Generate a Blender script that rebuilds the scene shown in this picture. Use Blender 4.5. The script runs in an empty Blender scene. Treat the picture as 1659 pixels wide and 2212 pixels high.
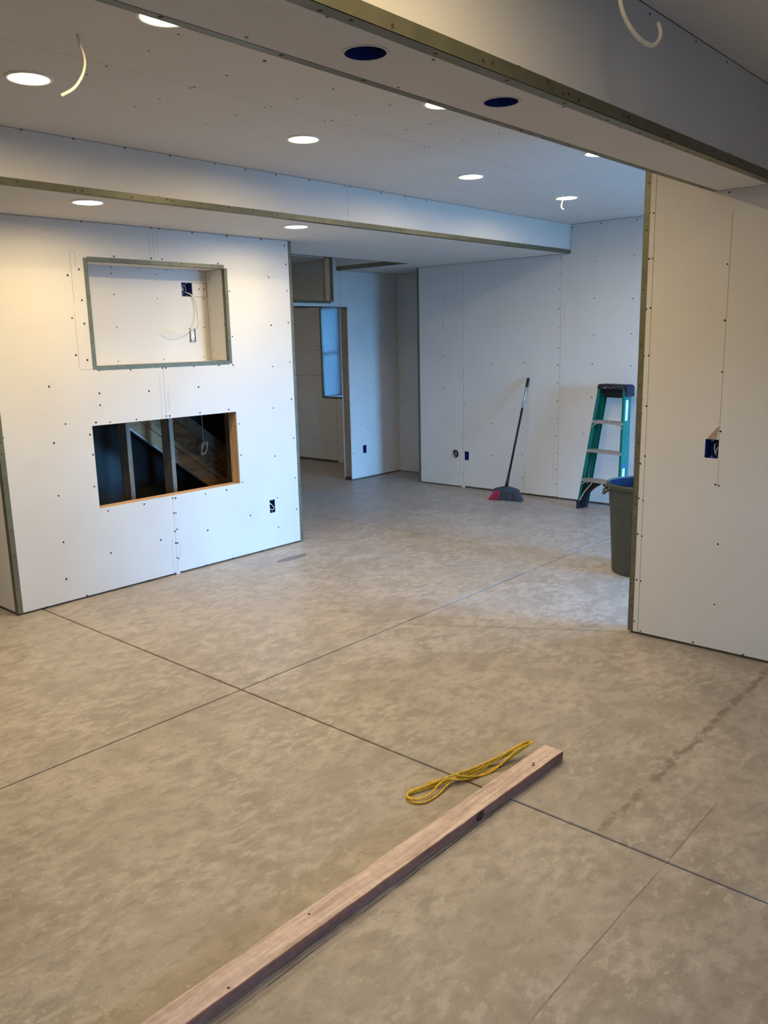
import bpy, bmesh, math, random
from mathutils import Vector, Matrix, noise
random.seed(7)
scene = bpy.context.scene
COL = scene.collection
R = math.radians

# ------------------------------------------------------------------ camera
cam_d = bpy.data.cameras.new('camera'); cam = bpy.data.objects.new('camera', cam_d); COL.objects.link(cam)
cr = Vector((0.66117509, -0.74990388, -0.02217348)); cu = Vector((0.1677766, 0.11898904, 0.97861771)); cf = Vector((0.73123082, 0.65075785, -0.20448891))
cam.matrix_world = Matrix(((cr.x, cu.x, -cf.x, 0), (cr.y, cu.y, -cf.y, 0), (cr.z, cu.z, -cf.z, 1.68), (0, 0, 0, 1)))
cam_d.sensor_fit = 'VERTICAL'; cam_d.sensor_height = 36; cam_d.sensor_width = 27; cam_d.lens = 1789.1 / 2212 * 36
cam_d.clip_start = 0.05; cam_d.clip_end = 200
scene.camera = cam

# ------------------------------------------------------------------ world, daylight, exposure
SKY = 75.0
LAMP_W = 10.8
WARM = (1.0, 0.76, 0.41)
NEAR_W = 1.7
world = bpy.data.worlds.new('sky'); scene.world = world; world.use_nodes = True
wn = world.node_tree; wn.nodes.clear()
wo = wn.nodes.new('ShaderNodeOutputWorld'); wb = wn.nodes.new('ShaderNodeBackground')
tc = wn.nodes.new('ShaderNodeTexCoord'); sx = wn.nodes.new('ShaderNodeSeparateXYZ'); rp = wn.nodes.new('ShaderNodeValToRGB')
wn.links.new(tc.outputs['Generated'], sx.inputs[0]); wn.links.new(sx.outputs[2], rp.inputs[0])
rp.color_ramp.elements[0].position = 0.0; rp.color_ramp.elements[0].color = (0.18, 0.50, 1.0, 1)
rp.color_ramp.elements[1].position = 0.7; rp.color_ramp.elements[1].color = (0.13, 0.43, 1.0, 1)
wn.links.new(rp.outputs[0], wb.inputs[0]); wb.inputs[1].default_value = SKY
wn.links.new(wb.outputs[0], wo.inputs[0])
def portal(name, loc, rot, w, h):
    l = bpy.data.lights.new(name, 'AREA'); l.shape = 'RECTANGLE'; l.size = w; l.size_y = h
    l.cycles.is_portal = True
    o = bpy.data.objects.new(name, l); COL.objects.link(o); o.location = loc; o.rotation_euler = rot
    return o
# light portals in the three real window openings
portal('portal_near_window', (0.2, -3.22, 1.25), (R(90), 0, 0), 0.9, 1.0)
portal('portal_patio_window', (6.075, -2.02, 1.26), (R(90), 0, 0), 1.75, 2.44)
portal('portal_far_window', (8.56, 7.98, 1.54), (R(90), 0, R(90)), 0.72, 1.24)
portal('portal_side_window', (7.60, 0.1, 1.4), (R(90), 0, R(90)), 1.0, 0.9)
vs = scene.view_settings
vs.view_transform = 'Standard'; vs.look = 'None'; vs.exposure = 0.0; vs.gamma = 1.0; vs.use_curve_mapping = False

# ------------------------------------------------------------------ materials
def nodes(name):
    m = bpy.data.materials.new(name); m.use_nodes = True
    nt = m.node_tree; b = nt.nodes['Principled BSDF']
    return m, nt, b
def simple(name, col, rough=0.6, metal=0.0, var=0.08, scale=30, bump=0.0, spec=0.4):
    m, nt, b = nodes(name)
    b.inputs['Roughness'].default_value = rough; b.inputs['Metallic'].default_value = metal
    b.inputs['Specular IOR Level'].default_value = spec
    t = nt.nodes.new('ShaderNodeTexCoord'); n = nt.nodes.new('ShaderNodeTexNoise'); n.inputs['Scale'].default_value = scale; n.inputs['Detail'].default_value = 4
    nt.links.new(t.outputs['Object'], n.inputs['Vector'])
    r = nt.nodes.new('ShaderNodeValToRGB')
    r.color_ramp.elements[0].position = 0.3; r.color_ramp.elements[1].position = 0.7
    r.color_ramp.elements[0].color = tuple(c * (1 - var) for c in col) + (1,)
    r.color_ramp.elements[1].color = tuple(min(1, c * (1 + var)) for c in col) + (1,)
    nt.links.new(n.outputs[0], r.inputs[0]); nt.links.new(r.outputs[0], b.inputs['Base Color'])
    if bump:
        bp = nt.nodes.new('ShaderNodeBump'); bp.inputs['Strength'].default_value = bump; bp.inputs['Distance'].default_value = 0.002
        nt.links.new(n.outputs[0], bp.inputs['Height']); nt.links.new(bp.outputs[0], b.inputs['Normal'])
    return m
def wood_mat(name, c1, c2, axis=0, scale=9, rough=0.75):
    m, nt, b = nodes(name); b.inputs['Roughness'].default_value = rough; b.inputs['Specular IOR Level'].default_value = 0.25
    t = nt.nodes.new('ShaderNodeTexCoord'); mp = nt.nodes.new('ShaderNodeMapping')
    s = [scale * 6] * 3; s[axis] = scale * 0.35; mp.inputs['Scale'].default_value = s
    nt.links.new(t.outputs['Object'], mp.inputs[0])
    n = nt.nodes.new('ShaderNodeTexNoise'); n.inputs['Scale'].default_value = 1.0; n.inputs['Detail'].default_value = 6; n.inputs['Distortion'].default_value = 0.8
    nt.links.new(mp.outputs[0], n.inputs['Vector'])
    n2 = nt.nodes.new('ShaderNodeTexNoise'); n2.inputs['Scale'].default_value = 40; n2.inputs['Detail'].default_value = 3
    nt.links.new(t.outputs['Object'], n2.inputs['Vector'])
    r = nt.nodes.new('ShaderNodeValToRGB'); r.color_ramp.elements[0].position = 0.35; r.color_ramp.elements[1].position = 0.65
    r.color_ramp.elements[0].color = c1 + (1,); r.color_ramp.elements[1].color = c2 + (1,)
    mx = nt.nodes.new('ShaderNodeMath'); mx.operation = 'MULTIPLY_ADD'; mx.inputs[1].default_value = 0.3; 
    sb = nt.nodes.new('ShaderNodeMath'); sb.operation = 'MULTIPLY_ADD'; sb.inputs[1].default_value = 0.75
    nt.links.new(n2.outputs[0], mx.inputs[0]); mx.inputs[2].default_value = -0.02
    nt.links.new(n.outputs[0], sb.inputs[0]); nt.links.new(mx.outputs[0], sb.inputs[2])
    nt.links.new(sb.outputs[0], r.inputs[0]); nt.links.new(r.outputs[0], b.inputs['Base Color'])
    bp = nt.nodes.new('ShaderNodeBump'); bp.inputs['Strength'].default_value = 0.35; bp.inputs['Distance'].default_value = 0.002
    nt.links.new(n.outputs[0], bp.inputs['Height']); nt.links.new(bp.outputs[0], b.inputs['Normal'])
    return m
def concrete():
    m, nt, b = nodes('concrete'); L = nt.links.new; N = nt.nodes.new
    t = N('ShaderNodeTexCoord'); P = t.outputs['Object']
    def noise_(sc, det=5, dist=0.0, stretch=None, rot=0):
        n = N('ShaderNodeTexNoise'); n.inputs['Scale'].default_value = sc; n.inputs['Detail'].default_value = det; n.inputs['Distortion'].default_value = dist
        n.inputs['Roughness'].default_value = 0.6
        if stretch:
            mp = N('ShaderNodeMapping'); mp.inputs['Scale'].default_value = stretch; mp.inputs['Rotation'].default_value = (0, 0, rot)
            L(P, mp.inputs[0]); L(mp.outputs[0], n.inputs['Vector'])
        else: L(P, n.inputs['Vector'])
        return n.outputs[0]
    def math_(op, a, bb=None, c=None, clamp=False):
        x = N('ShaderNodeMath'); x.operation = op; x.use_clamp = clamp
        for i, v in enumerate((a, bb, c)):
            if v is None: continue
            if isinstance(v, (int, float)): x.inputs[i].default_value = v
            else: L(v, x.inputs[i])
        return x.outputs[0]
    def ramp(v, a, bb):
        r = N('ShaderNodeMapRange'); r.inputs[1].default_value = a; r.inputs[2].default_value = bb; r.interpolation_type = 'SMOOTHSTEP'
        L(v, r.inputs[0]); return r.outputs[0]
    def mix(f, c1, c2):
        x = N('ShaderNodeMix'); x.data_type = 'RGBA'
        if isinstance(f, (int, float)): x.inputs[0].default_value = f
        else: L(f, x.inputs[0])
        for i, c in ((6, c1), (7, c2)):
            if isinstance(c, tuple): x.inputs[i].default_value = c + (1,)
            else: L(c, x.inputs[i])
        return x.outputs[2]
    big = noise_(1.1, 4, 0.3); mid = noise_(7.0, 9, 0.25); trow = noise_(4.5, 8, 0.4, (1, 2.2, 1), 0.5); fine = noise_(90, 3)
    scr = noise_(3.0, 3, 0.2, (0.5, 30, 1), -0.9); scr2 = noise_(3.0, 3, 0.2, (0.5, 26, 1), 0.35); msk = noise_(1.7, 2)
    base = mix(ramp(big, 0.35, 0.65), (0.305, 0.265, 0.221), (0.370, 0.326, 0.279))
    base = mix(math_('MULTIPLY', ramp(mid, 0.47, 0.62), 0.40), base, (0.473, 0.426, 0.378))
    base = mix(math_('MULTIPLY', ramp(mid, 0.50, 0.38), 0.40), base, (0.232, 0.196, 0.158))
    base = mix(math_('MULTIPLY', ramp(trow, 0.52, 0.68), 0.5), base, (0.482, 0.435, 0.387))
    base = mix(math_('MULTIPLY', ramp(trow, 0.44, 0.30), 0.35), base, (0.241, 0.209, 0.171))
    flk = noise_(15, 12, 0.1, (1, 1.7, 1), 0.8); flk2 = noise_(34, 10, 0.0, (1.5, 1, 1), 0.3); mk2 = noise_(2.2, 4)
    base = mix(math_('MULTIPLY', math_('MULTIPLY', ramp(flk, 0.535, 0.585), ramp(mk2, 0.40, 0.58)), 0.60), base, (0.50, 0.452, 0.40))
    base = mix(math_('MULTIPLY', math_('MULTIPLY', ramp(flk2, 0.60, 0.64), ramp(msk, 0.45, 0.6)), 0.55), base, (0.56, 0.51, 0.455))
    base = mix(math_('MULTIPLY', ramp(flk, 0.46, 0.40), 0.42), base, (0.215, 0.182, 0.148))
    base = mix(math_('MULTIPLY', ramp(fine, 0.3, 0.7), 0.22), base, (0.222, 0.190, 0.155))
    # pale scuffs and scratches
    for s, rr in ((scr, (0.69, 0.74)), (scr2, (0.70, 0.76))):
        f = math_('MULTIPLY', ramp(s, *rr), ramp(msk, 0.52, 0.6)); base = mix(math_('MULTIPLY', f, 0.6), base, (0.568, 0.522, 0.468))
    sp = N('ShaderNodeSeparateXYZ'); L(P, sp.inputs[0]); X, Y = sp.outputs[0], sp.outputs[1]
    wob = math_('MULTIPLY', math_('SUBTRACT', noise_(6.0, 2), 0.5), 0.012)
    def hair(axis, c, lo, hi, w, s=0.7, slope=0.0):
        a, bb = (Y, X) if axis == 'y' else (X, Y)
        d = math_('SUBTRACT', math_('ADD', a, wob), c)
        if slope: d = math_('SUBTRACT', d, math_('MULTIPLY', bb, slope))
        f = ramp(math_('ABSOLUTE', d), w, w * 0.3)
        f = math_('MULTIPLY', f, math_('GREATER_THAN', bb, lo)); f = math_('MULTIPLY', f, math_('LESS_THAN', bb, hi))
        return math_('MULTIPLY', math_('MULTIPLY', f, s), ramp(noise_(9, 2), 0.3, 0.5))
    dark = (0.13, 0.10, 0.075)
    for h in (hair('y', 1.518, -1, 2.37, 0.0045, 1.0), hair('y', 1.545, 2.75, 3.2, 0.004, 0.5), hair('y', 0.925, 0.9, 2.83, 0.0035, 0.9),
              hair('x', 2.775, 0.93, 1.52, 0.002, 0.6), hair('y', 2.1, 0.4, 1.9, 0.004, 0.35), hair('y', 3.14, 5.6, 7.5, 0.006, 0.5)):
        base = mix(h, base, dark)
    # broken brown crack with staining
    cr_ = math_('ADD', Y, math_('MULTIPLY', math_('SUBTRACT', noise_(14, 4), 0.5), 0.09))
    f = ramp(math_('ABSOLUTE', math_('SUBTRACT', cr_, 1.17)), 0.022, 0.006)
    f = math_('MULTIPLY', math_('MULTIPLY', f, math_('GREATER_THAN', X, 2.4)), math_('LESS_THAN', X, 5))
    base = mix(math_('MULTIPLY', math_('MULTIPLY', f, ramp(noise_(11, 4), 0.38, 0.52)), 0.85), base, (0.17, 0.12, 0.09))
    # grey smear near the boxed-out wall
    dx = math_('DIVIDE', math_('SUBTRACT', X, 4.25), 0.17); dy = math_('DIVIDE', math_('SUBTRACT', Y, 4.765), 0.05)
    d = math_('ADD', math_('SQRT', math_('ADD', math_('MULTIPLY', dx, dx), math_('MULTIPLY', dy, dy))), math_('MULTIPLY', noise_(22, 4), 0.9))
    base = mix(math_('MULTIPLY', ramp(d, 1.5, 1.3), 0.9), base, (0.10, 0.085, 0.07))
    base = mix(0.12, base, (0.30, 0.31, 0.36)); L(base, b.inputs['Base Color'])
    L(math_('ADD', math_('MULTIPLY', mid, 0.25), 0.30), b.inputs['Roughness']); b.inputs['Specular IOR Level'].default_value = 0.5
    bp = N('ShaderNodeBump'); bp.inputs['Strength'].default_value = 0.25; bp.inputs['Distance'].default_value = 0.004
    L(math_('ADD', mid, math_('MULTIPLY', fine, 0.2)), bp.inputs['Height']); L(bp.outputs[0], b.inputs['Normal'])
    return m
M = {}
M['concrete'] = concrete()
M['ground'] = simple('outside_ground', (0.045, 0.035, 0.025), 0.9, var=0.2, scale=2)
M['joint'] = simple('joint_dirt', (0.10, 0.07, 0.045), 0.95, var=0.3, scale=60, spec=0.05)
M['board'] = simple('drywall_paper', (0.645, 0.625, 0.585), 0.85, var=0.022, scale=3.5, spec=0.2)
M['darkboard'] = simple('grey_backing_board', (0.10, 0.10, 0.10), 0.9, var=0.05, scale=4)  # drywall darkened so its colour carries the shade of the cavity
M['porch'] = simple('porch_boards', (0.40, 0.40, 0.38), 0.8)  # for the unseen light blockers added outside the far window
M['tan'] = simple('torn_brown_paper', (0.40, 0.28, 0.19), 0.9, var=0.2, scale=60)
M['blueboard'] = simple('window_reveal_board', (0.55, 0.62, 0.68), 0.8, var=0.03, scale=4)  # reveal drywall tinted bluish, sky light put into the colour
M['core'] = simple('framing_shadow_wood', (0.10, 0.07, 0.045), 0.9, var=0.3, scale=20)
M['bead'] = simple('corner_bead_metal', (0.145, 0.142, 0.092), 0.45, metal=0.35, var=0.14, scale=14, bump=0.1)
M['screw'] = simple('black_screw', (0.012, 0.012, 0.014), 0.5)
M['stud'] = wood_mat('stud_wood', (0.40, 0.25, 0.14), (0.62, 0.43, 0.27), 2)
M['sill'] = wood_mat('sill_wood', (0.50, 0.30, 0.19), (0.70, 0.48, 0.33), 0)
M['dimstud'] = wood_mat('old_stud_wood', (0.20, 0.16, 0.115), (0.34, 0.28, 0.21), 2)  # darkened copy of the stud wood, shade of the openings put into the colour
M['stringer'] = wood_mat('stringer_wood', (0.33, 0.18, 0.08), (0.50, 0.31, 0.16), 0)
M['lumber'] = wood_mat('weathered_lumber', (0.46, 0.345, 0.31), (0.78, 0.64, 0.585), 0, 8)
M['lumber_raw'] = wood_mat('raw_lumber_side', (0.20, 0.085, 0.055), (0.32, 0.16, 0.11), 0, 8)  # darker, redder copy of the lumber, shade on the sides put into colour
M['blue'] = simple('blue_box_plastic', (0.012, 0.03, 0.16), 0.4)
M['bluelt'] = simple('blue_flange', (0.03, 0.10, 0.32), 0.4)
M['black'] = simple('black_plastic', (0.012, 0.012, 0.016), 0.5, spec=0.2)
M['white'] = simple('white_plastic', (0.78, 0.77, 0.74), 0.4)
M['cream'] = simple('cream_cable', (0.74, 0.70, 0.60), 0.4)
M['tealrail'] = simple('green_fibreglass', (0.004, 0.15, 0.125), 0.35, var=0.2, scale=25)
M['alu'] = simple('dusty_aluminium', (0.42, 0.41, 0.41), 0.5, metal=0.5, var=0.15, scale=20)
M['capblack'] = simple('paint_spattered_plastic', (0.015, 0.015, 0.035), 0.5)
M['label'] = simple('white_label', (0.72, 0.78, 0.80), 0.5)
M['labelblue'] = simple('blue_label', (0.02, 0.10, 0.50), 0.5)
M['red'] = simple('red_bristle', (0.30, 0.012, 0.05), 0.7, var=0.3, scale=80)
M['bristle'] = simple('charcoal_bristle', (0.035, 0.04, 0.05), 0.7, var=0.4, scale=80)
M['bin'] = simple('olive_grey_plastic', (0.048, 0.052, 0.040), 0.5, var=0.12, scale=8)
M['binblue'] = simple('blue_bin_inside', (0.010, 0.018, 0.042), 0.85, spec=0.08)
M['yellow'] = simple('yellow_cord', (0.72, 0.45, 0.035), 0.6, var=0.35, scale=120)
M['spot'] = simple('white_paint_spot', (0.75, 0.75, 0.75), 0.7)
M['pencil'] = simple('pencil_grey', (0.30, 0.29, 0.27), 0.8)
M['ink'] = simple('faded_print', (0.42, 0.42, 0.41), 0.8)
M['knot'] = simple('knot_wood', (0.06, 0.025, 0.015), 0.7, var=0.4, scale=150)
M['frame'] = simple('grey_vinyl_frame', (0.35, 0.38, 0.42), 0.4)
m, nt, b = nodes('osb'); M['osb'] = m
t = nt.nodes.new('ShaderNodeTexCoord'); v = nt.nodes.new('ShaderNodeTexVoronoi'); v.inputs['Scale'].default_value = 40; nt.links.new(t.outputs['Object'], v.inputs['Vector'])
r = nt.nodes.new('ShaderNodeValToRGB'); r.color_ramp.elements[0].color = (0.18, 0.09, 0.045, 1); r.color_ramp.elements[1].color = (0.48, 0.29, 0.14, 1)
nt.links.new(v.outputs['Color'], r.inputs[0]); nt.links.new(r.outputs[0], b.inputs['Base Color']); b.inputs['Roughness'].default_value = 0.8
m, nt, b = nodes('lamp_lens'); M['lens'] = m
b.inputs['Base Color'].default_value = (0.9, 0.9, 0.85, 1); b.inputs['Emission Color'].default_value = (1.0, 0.86, 0.62, 1); b.inputs['Emission Strength'].default_value = 14
m, nt, b = nodes('window_glass'); M['glass'] = m
tb = nt.nodes.new('ShaderNodeBsdfTransparent'); tb.inputs[0].default_value = (0.93, 0.97, 0.96, 1); gb = nt.nodes.new('ShaderNodeBsdfGlossy'); gb.inputs['Roughness'].default_value = 0.02
mxs = nt.nodes.new('ShaderNodeMixShader'); mxs.inputs[0].default_value = 0.07; nt.links.new(tb.outputs[0], mxs.inputs[1]); nt.links.new(gb.outputs[0], mxs.inputs[2]); nt.links.new(mxs.outputs[0], nt.nodes['Material Output'].inputs['Surface'])

# ------------------------------------------------------------------ helpers
def link(name, bm, mat, parent=None, loc=(0, 0, 0), smooth=False, kind=None, label=None):
    bmesh.ops.recalc_face_normals(bm, faces=bm.faces)
    me = bpy.data.meshes.new(name); bm.to_mesh(me); bm.free()
    for x in (mat if isinstance(mat, (list, tuple)) else [mat]): me.materials.append(M[x] if isinstance(x, str) else x)
    if smooth:
        for p in me.polygons: p.use_smooth = True
    o = bpy.data.objects.new(name, me); COL.objects.link(o); o.location = loc
    if parent: o.parent = parent
    if kind: o['kind'] = kind
    if label: o['label'] = label
    return o
def empty(name, loc=(0, 0, 0), rz=0.0):
    o = bpy.data.objects.new(name, None); COL.objects.link(o); o.location = loc; o.rotation_euler = (0, 0, rz); o.empty_display_size = 0.1
    return o
def tag(o, label, cat, group=None):
    o['label'] = label; o['category'] = cat
    if group: o['group'] = group
    return o
def box(bm, x0, x1, y0, y1, z0, z1, mi=0, mat=None):
    vs = [bm.verts.new((x, y, z)) for x in (x0, x1) for y in (y0, y1) for z in (z0, z1)]
    if mat is not None:
        for v_ in vs: v_.co = mat @ v_.co
    fs = []
    for q in ((0, 1, 3, 2), (4, 6, 7, 5), (0, 4, 5, 1), (2, 3, 7, 6), (0, 2, 6, 4), (1, 5, 7, 3)):
        f = bm.faces.new([vs[i] for i in q]); f.material_index = mi; fs.append(f)
    return vs
def bev(bm, w, seg=1):
    bmesh.ops.bevel(bm, geom=list(bm.edges), offset=w, segments=seg, affect='EDGES', clamp_overlap=True)
def tube(bm, pts, r, n=8, caps=True, mi=0, flat=None):
    pts = [Vector(p) for p in pts]; rings = []; up = Vector((0, 0, 1)); prev = None
    for i, p in enumerate(pts):
        d = (pts[min(i + 1, len(pts) - 1)] - pts[max(i - 1, 0)]).normalized()
        if prev is None:
            a = d.cross(up); a = a if a.length > 1e-3 else d.cross(Vector((1, 0, 0)))
        else: a = prev - d * prev.dot(d)
        a.normalize(); prev = a; b_ = d.cross(a)
        rr = r[i] if isinstance(r, (list, tuple)) else r
        rings.append([bm.verts.new(p + a * math.cos(2 * math.pi * k / n) * rr + b_ * math.sin(2 * math.pi * k / n) * rr * (flat or 1)) for k in range(n)])
    for i in range(len(rings) - 1):
        for k in range(n):
            f = bm.faces.new((rings[i][k], rings[i][(k + 1) % n], rings[i + 1][(k + 1) % n], rings[i + 1][k])); f.material_index = mi
    if caps:
        bm.faces.new(rings[0][::-1]).material_index = mi; bm.faces.new(rings[-1]).material_index = mi
def smooth_path(P, n=8):
    P = [Vector(p) for p in P]; out = []
    for i in range(len(P) - 1):
        a = P[max(i - 1, 0)]; b_ = P[i]; c = P[i + 1]; d = P[min(i + 2, len(P) - 1)]
        for k in range(n):
            t_ = k / n
            out.append(0.5 * ((2 * b_) + (c - a) * t_ + (2 * a - 5 * b_ + 4 * c - d) * t_ ** 2 + (3 * b_ - a - 3 * c + d) * t_ ** 3))
    out.append(P[-1]); return out
def lathe(bm, prof, n=48, cx=0, cy=0, mi=None):
    rings = [[bm.verts.new((cx + r_ * math.cos(2 * math.pi * k / n), cy + r_ * math.sin(2 * math.pi * k / n), z)) for k in range(n)] for r_, z in prof]
    for i in range(len(rings) - 1):
        for k in range(n):
            f = bm.faces.new((rings[i][k], rings[i][(k + 1) % n], rings[i + 1][(k + 1) % n], rings[i + 1][k]))
            if mi: f.material_index = mi[i]
    return rings
def w3(axis, w, u, v):
    return (w, u, v) if axis == 'x' else (u, w, v) if axis == 'y' else (u, v, w)
def panel(name, mat, axis, w0, w1, u0, u1, v0, v1, holes=(), circ=(), parent=None, kind=None, label=None):
    """flat slab between w0 and w1 along its axis, with rectangular and round openings really cut through"""
    hs = [h for h in holes]; cs = [(c[0] - c[2] * 1.2, c[0] + c[2] * 1.2, c[1] - c[2] * 1.2, c[1] + c[2] * 1.2) for c in circ]
    us = sorted({u0, u1} | {min(max(x, u0), u1) for h in hs + cs for x in h[:2]}); vs_ = sorted({v0, v1} | {min(max(x, v0), v1) for h in hs + cs for x in h[2:]})
    def solid(i, j):
        if i < 0 or j < 0 or i >= len(us) - 1 or j >= len(vs_) - 1: return False
        a, b_ = (us[i] + us[i + 1]) / 2, (vs_[j] + vs_[j + 1]) / 2
        return not any(h[0] < a < h[1] and h[2] < b_ < h[3] for h in hs)
    def circle(i, j):
        a, b_ = (us[i] + us[i + 1]) / 2, (vs_[j] + vs_[j + 1]) / 2
        for h, c in zip(cs, circ):
            if h[0] < a < h[1] and h[2] < b_ < h[3]: return c
    bm = bmesh.new()
    def quad(*p): bm.faces.new([bm.verts.new(w3(axis, *q)) for q in p])
    for i in range(len(us) - 1):
        for j in range(len(vs_) - 1):
            if not solid(i, j): continue
            a, b_, c, d = us[i], us[i + 1], vs_[j], vs_[j + 1]
            cc = circle(i, j)
            if cc:
                n = 32; sq = []; ci = []
                for k in range(n):
                    an = 2 * math.pi * (k + 0.5) / n; co, si = math.cos(an), math.sin(an); s_ = cc[2] * 1.2 / max(abs(co), abs(si))
                    ci.append((cc[0] + co * cc[2], cc[1] + si * cc[2])); sq.append((cc[0] + co * s_, cc[1] + si * s_))
                for k in range(n):
                    k2 = (k + 1) % n
                    for w in (w0, w1):
                        crn = None
                        p, q = sq[k], sq[k2]
                        if abs(p[0] - q[0]) > 1e-6 and abs(p[1] - q[1]) > 1e-6:
                            crn = (p[0] if abs(abs(p[0] - cc[0]) - cc[2] * 1.2) < 1e-6 else q[0], p[1] if abs(abs(p[1] - cc[1]) - cc[2] * 1.2) < 1e-6 else q[1])
                        L_ = [(w,) + ci[k], (w,) + sq[k]] + ([(w,) + crn] if crn else []) + [(w,) + sq[k2], (w,) + ci[k2]]
                        quad(*L_)
                    quad((w0,) + ci[k], (w1,) + ci[k], (w1,) + ci[k2], (w0,) + ci[k2])
            else:
                for w in (w0, w1): quad((w, a, c), (w, b_, c), (w, b_, d), (w, a, d))
            if not solid(i - 1, j): quad((w0, a, c), (w1, a, c), (w1, a, d), (w0, a, d))
            if not solid(i + 1, j): quad((w0, b_, c), (w1, b_, c), (w1, b_, d), (w0, b_, d))
            if not solid(i, j - 1): quad((w0, a, c), (w1, a, c), (w1, b_, c), (w0, b_, c))
            if not solid(i, j + 1): quad((w0, a, d), (w1, a, d), (w1, b_, d), (w0, b_, d))
    bmesh.ops.remove_doubles(bm, verts=bm.verts, dist=1e-5)
    return link(name, bm, mat, parent, kind=kind, label=label)
def dots(axis, w, sgn, pts, parent, r=0.0062, name='drywall_screws', mat='screw'):
    """shallow screw heads standing 0.8 mm proud of a board face (sgn = direction the face looks)"""
    bm = bmesh.new()
    for u, v_ in pts:
        rr = r * random.uniform(0.8, 1.1); a = [bm.verts.new(w3(axis, w - sgn * 0.001, u + rr * math.cos(k * math.pi / 4), v_ + rr * math.sin(k * math.pi / 4))) for k in range(8)]
        b_ = [bm.verts.new(w3(axis, w + sgn * 0.0008, u + rr * math.cos(k * math.pi / 4) * .9, v_ + rr * math.sin(k * math.pi / 4) * .9)) for k in range(8)]
        bm.faces.new(b_)
        for k in range(8): bm.faces.new((a[k], a[(k + 1) % 8], b_[(k + 1) % 8], b_[k]))
    return link(name, bm, mat, parent, kind='stuff')
def bead(parent, d1, d2, edge, a, b_, wid=0.032, name='corner_bead', nails=True):
    """L-shaped metal corner bead. edge: corner line point; runs along axis index e from a to b; d1,d2: (axis, sign) the legs run along;
    leg 1 lies on the face whose outward normal is -d2 and the other way round"""
    e = 3 - d1[0] - d2[0]; bm = bmesh.new(); t_ = 0.0013; nb = bmesh.new()
    for (da, sa), (db, sb) in ((d1, d2), (d2, d1)):
        lo = [0, 0, 0]; hi = [0, 0, 0]; lo[e], hi[e] = a, b_
        p, q = edge[da] - sa * t_, edge[da] + sa * wid; lo[da], hi[da] = min(p, q), max(p, q)
        p, q = edge[db] - sb * t_, edge[db]; lo[db], hi[db] = min(p, q), max(p, q)
        box(bm, lo[0], hi[0], lo[1], hi[1], lo[2], hi[2])
        if nails:
            k = a + 0.15
            while k < b_:
                for off in (random.uniform(0.3, 0.75),) * 1:
                    c = [0, 0, 0]; c[e] = k + random.uniform(-.03, .03); c[da] = edge[da] + sa * wid * off; c[db] = edge[db] - sb * (t_ + 0.0004)
                    s = [0.004] * 3; s[db] = 0.0006
                    box(nb, c[0] - s[0], c[0] + s[0], c[1] - s[1], c[1] + s[1], c[2] - s[2], c[2] + s[2])
                k += random.choice((0.06, 0.2, 0.3))
    o = link(name, bm, 'bead', parent)
    if nails: link('bead_nails', nb, 'knot', parent, kind='stuff')
    else: nb.free()
    return o
def printed(txt, loc, rot, parent, size=0.02, sp=1.5, name='printed_text', mat='ink'):
    c = bpy.data.curves.new(name, 'FONT'); c.body = txt; c.size = size; c.space_character = sp; c.extrude = 0.0002; c.resolution_u = 2
    c.materials.append(M[mat]); o = bpy.data.objects.new(name, c); COL.objects.link(o); o.location = loc; o.rotation_euler = rot; o.parent = parent
    return o
# screw positions on each face, metres
S_fire=[(3.749,2.45),(4.058,2.451),(4.386,2.448),(4.625,2.421),(4.631,2.278),(4.632,2.074),(4.631,1.825),(4.629,1.512),(4.628,1.213),(4.445,2.172),(4.448,1.806),(4.443,1.485),(4.428,1.155),(3.109,2.254),(3.393,2.256),(3.482,2.256),(3.961,2.251),(2.77,2.12),(2.772,1.855),(2.774,1.621),(2.851,1.588),(2.571,1.431),(2.915,1.367),(2.912,1.289),(3.294,1.359),(3.715,1.363),(2.928,1.517),(3.164,1.511),(3.418,1.514),(3.446,1.513),(3.686,1.516),(3.915,1.513),(4.046,1.51),(4.055,1.723),(4.053,2.055),(3.981,1.177),(3.713,1.173),(3.42,1.174),(3.449,1.173),(2.851,2.16),(2.852,1.968),(2.853,1.82),(2.87,1.177),(2.973,1.17),(3.177,1.171),(3.713,1.173),(4.07,1.06),(4.073,0.815),(4.07,0.601),(3.912,0.563),(3.713,0.562),(3.422,0.576),(3.446,0.572),(3.183,0.57),(2.899,0.57),(2.815,0.751),(2.828,0.965),(2.819,1.101),(3.421,0.465),(3.439,0.461),(3.439,0.339),(3.419,0.328),(3.294,0.287),(3.711,0.28),(4.133,0.322),(4.424,0.42),(4.419,0.173),(4.42,0.766),(4.631,0.891),(4.63,0.559),(4.63,0.29),(4.61,0.009),(4.243,0.004),(3.936,0.012),(3.676,0.013),(3.418,0.239),(3.433,0.236),(2.891,0.274),(3.42,0.125),(3.435,0.118),(3.399,0.013),(3.444,0.012),(3.178,0.009),(2.97,0.009),(2.688,0.016),(2.656,1.186),(2.565,1.072),(2.559,0.728),(2.559,0.417),(2.552,0.166),(2.233,0.081),(2.4,0.011),(2.243,1.137),(2.231,0.314),(2.575,2.492),(2.896,2.457),(3.407,2.458),(3.473,2.458),(3.749,2.451),(4.059,2.451),(4.384,2.451)]
S_niche=[(3.212,2.206),(3.434,2.205),(3.661,2.207),(3.956,2.21),(3.212,2.165),(3.569,2.171),(3.974,2.173),(3.22,2.024),(3.568,2.003),(3.941,2.079),(3.987,2.08),(3.974,2.011),(3.221,1.803),(3.968,1.797),(3.208,1.568),(3.584,1.567),(3.944,1.572)]
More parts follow.
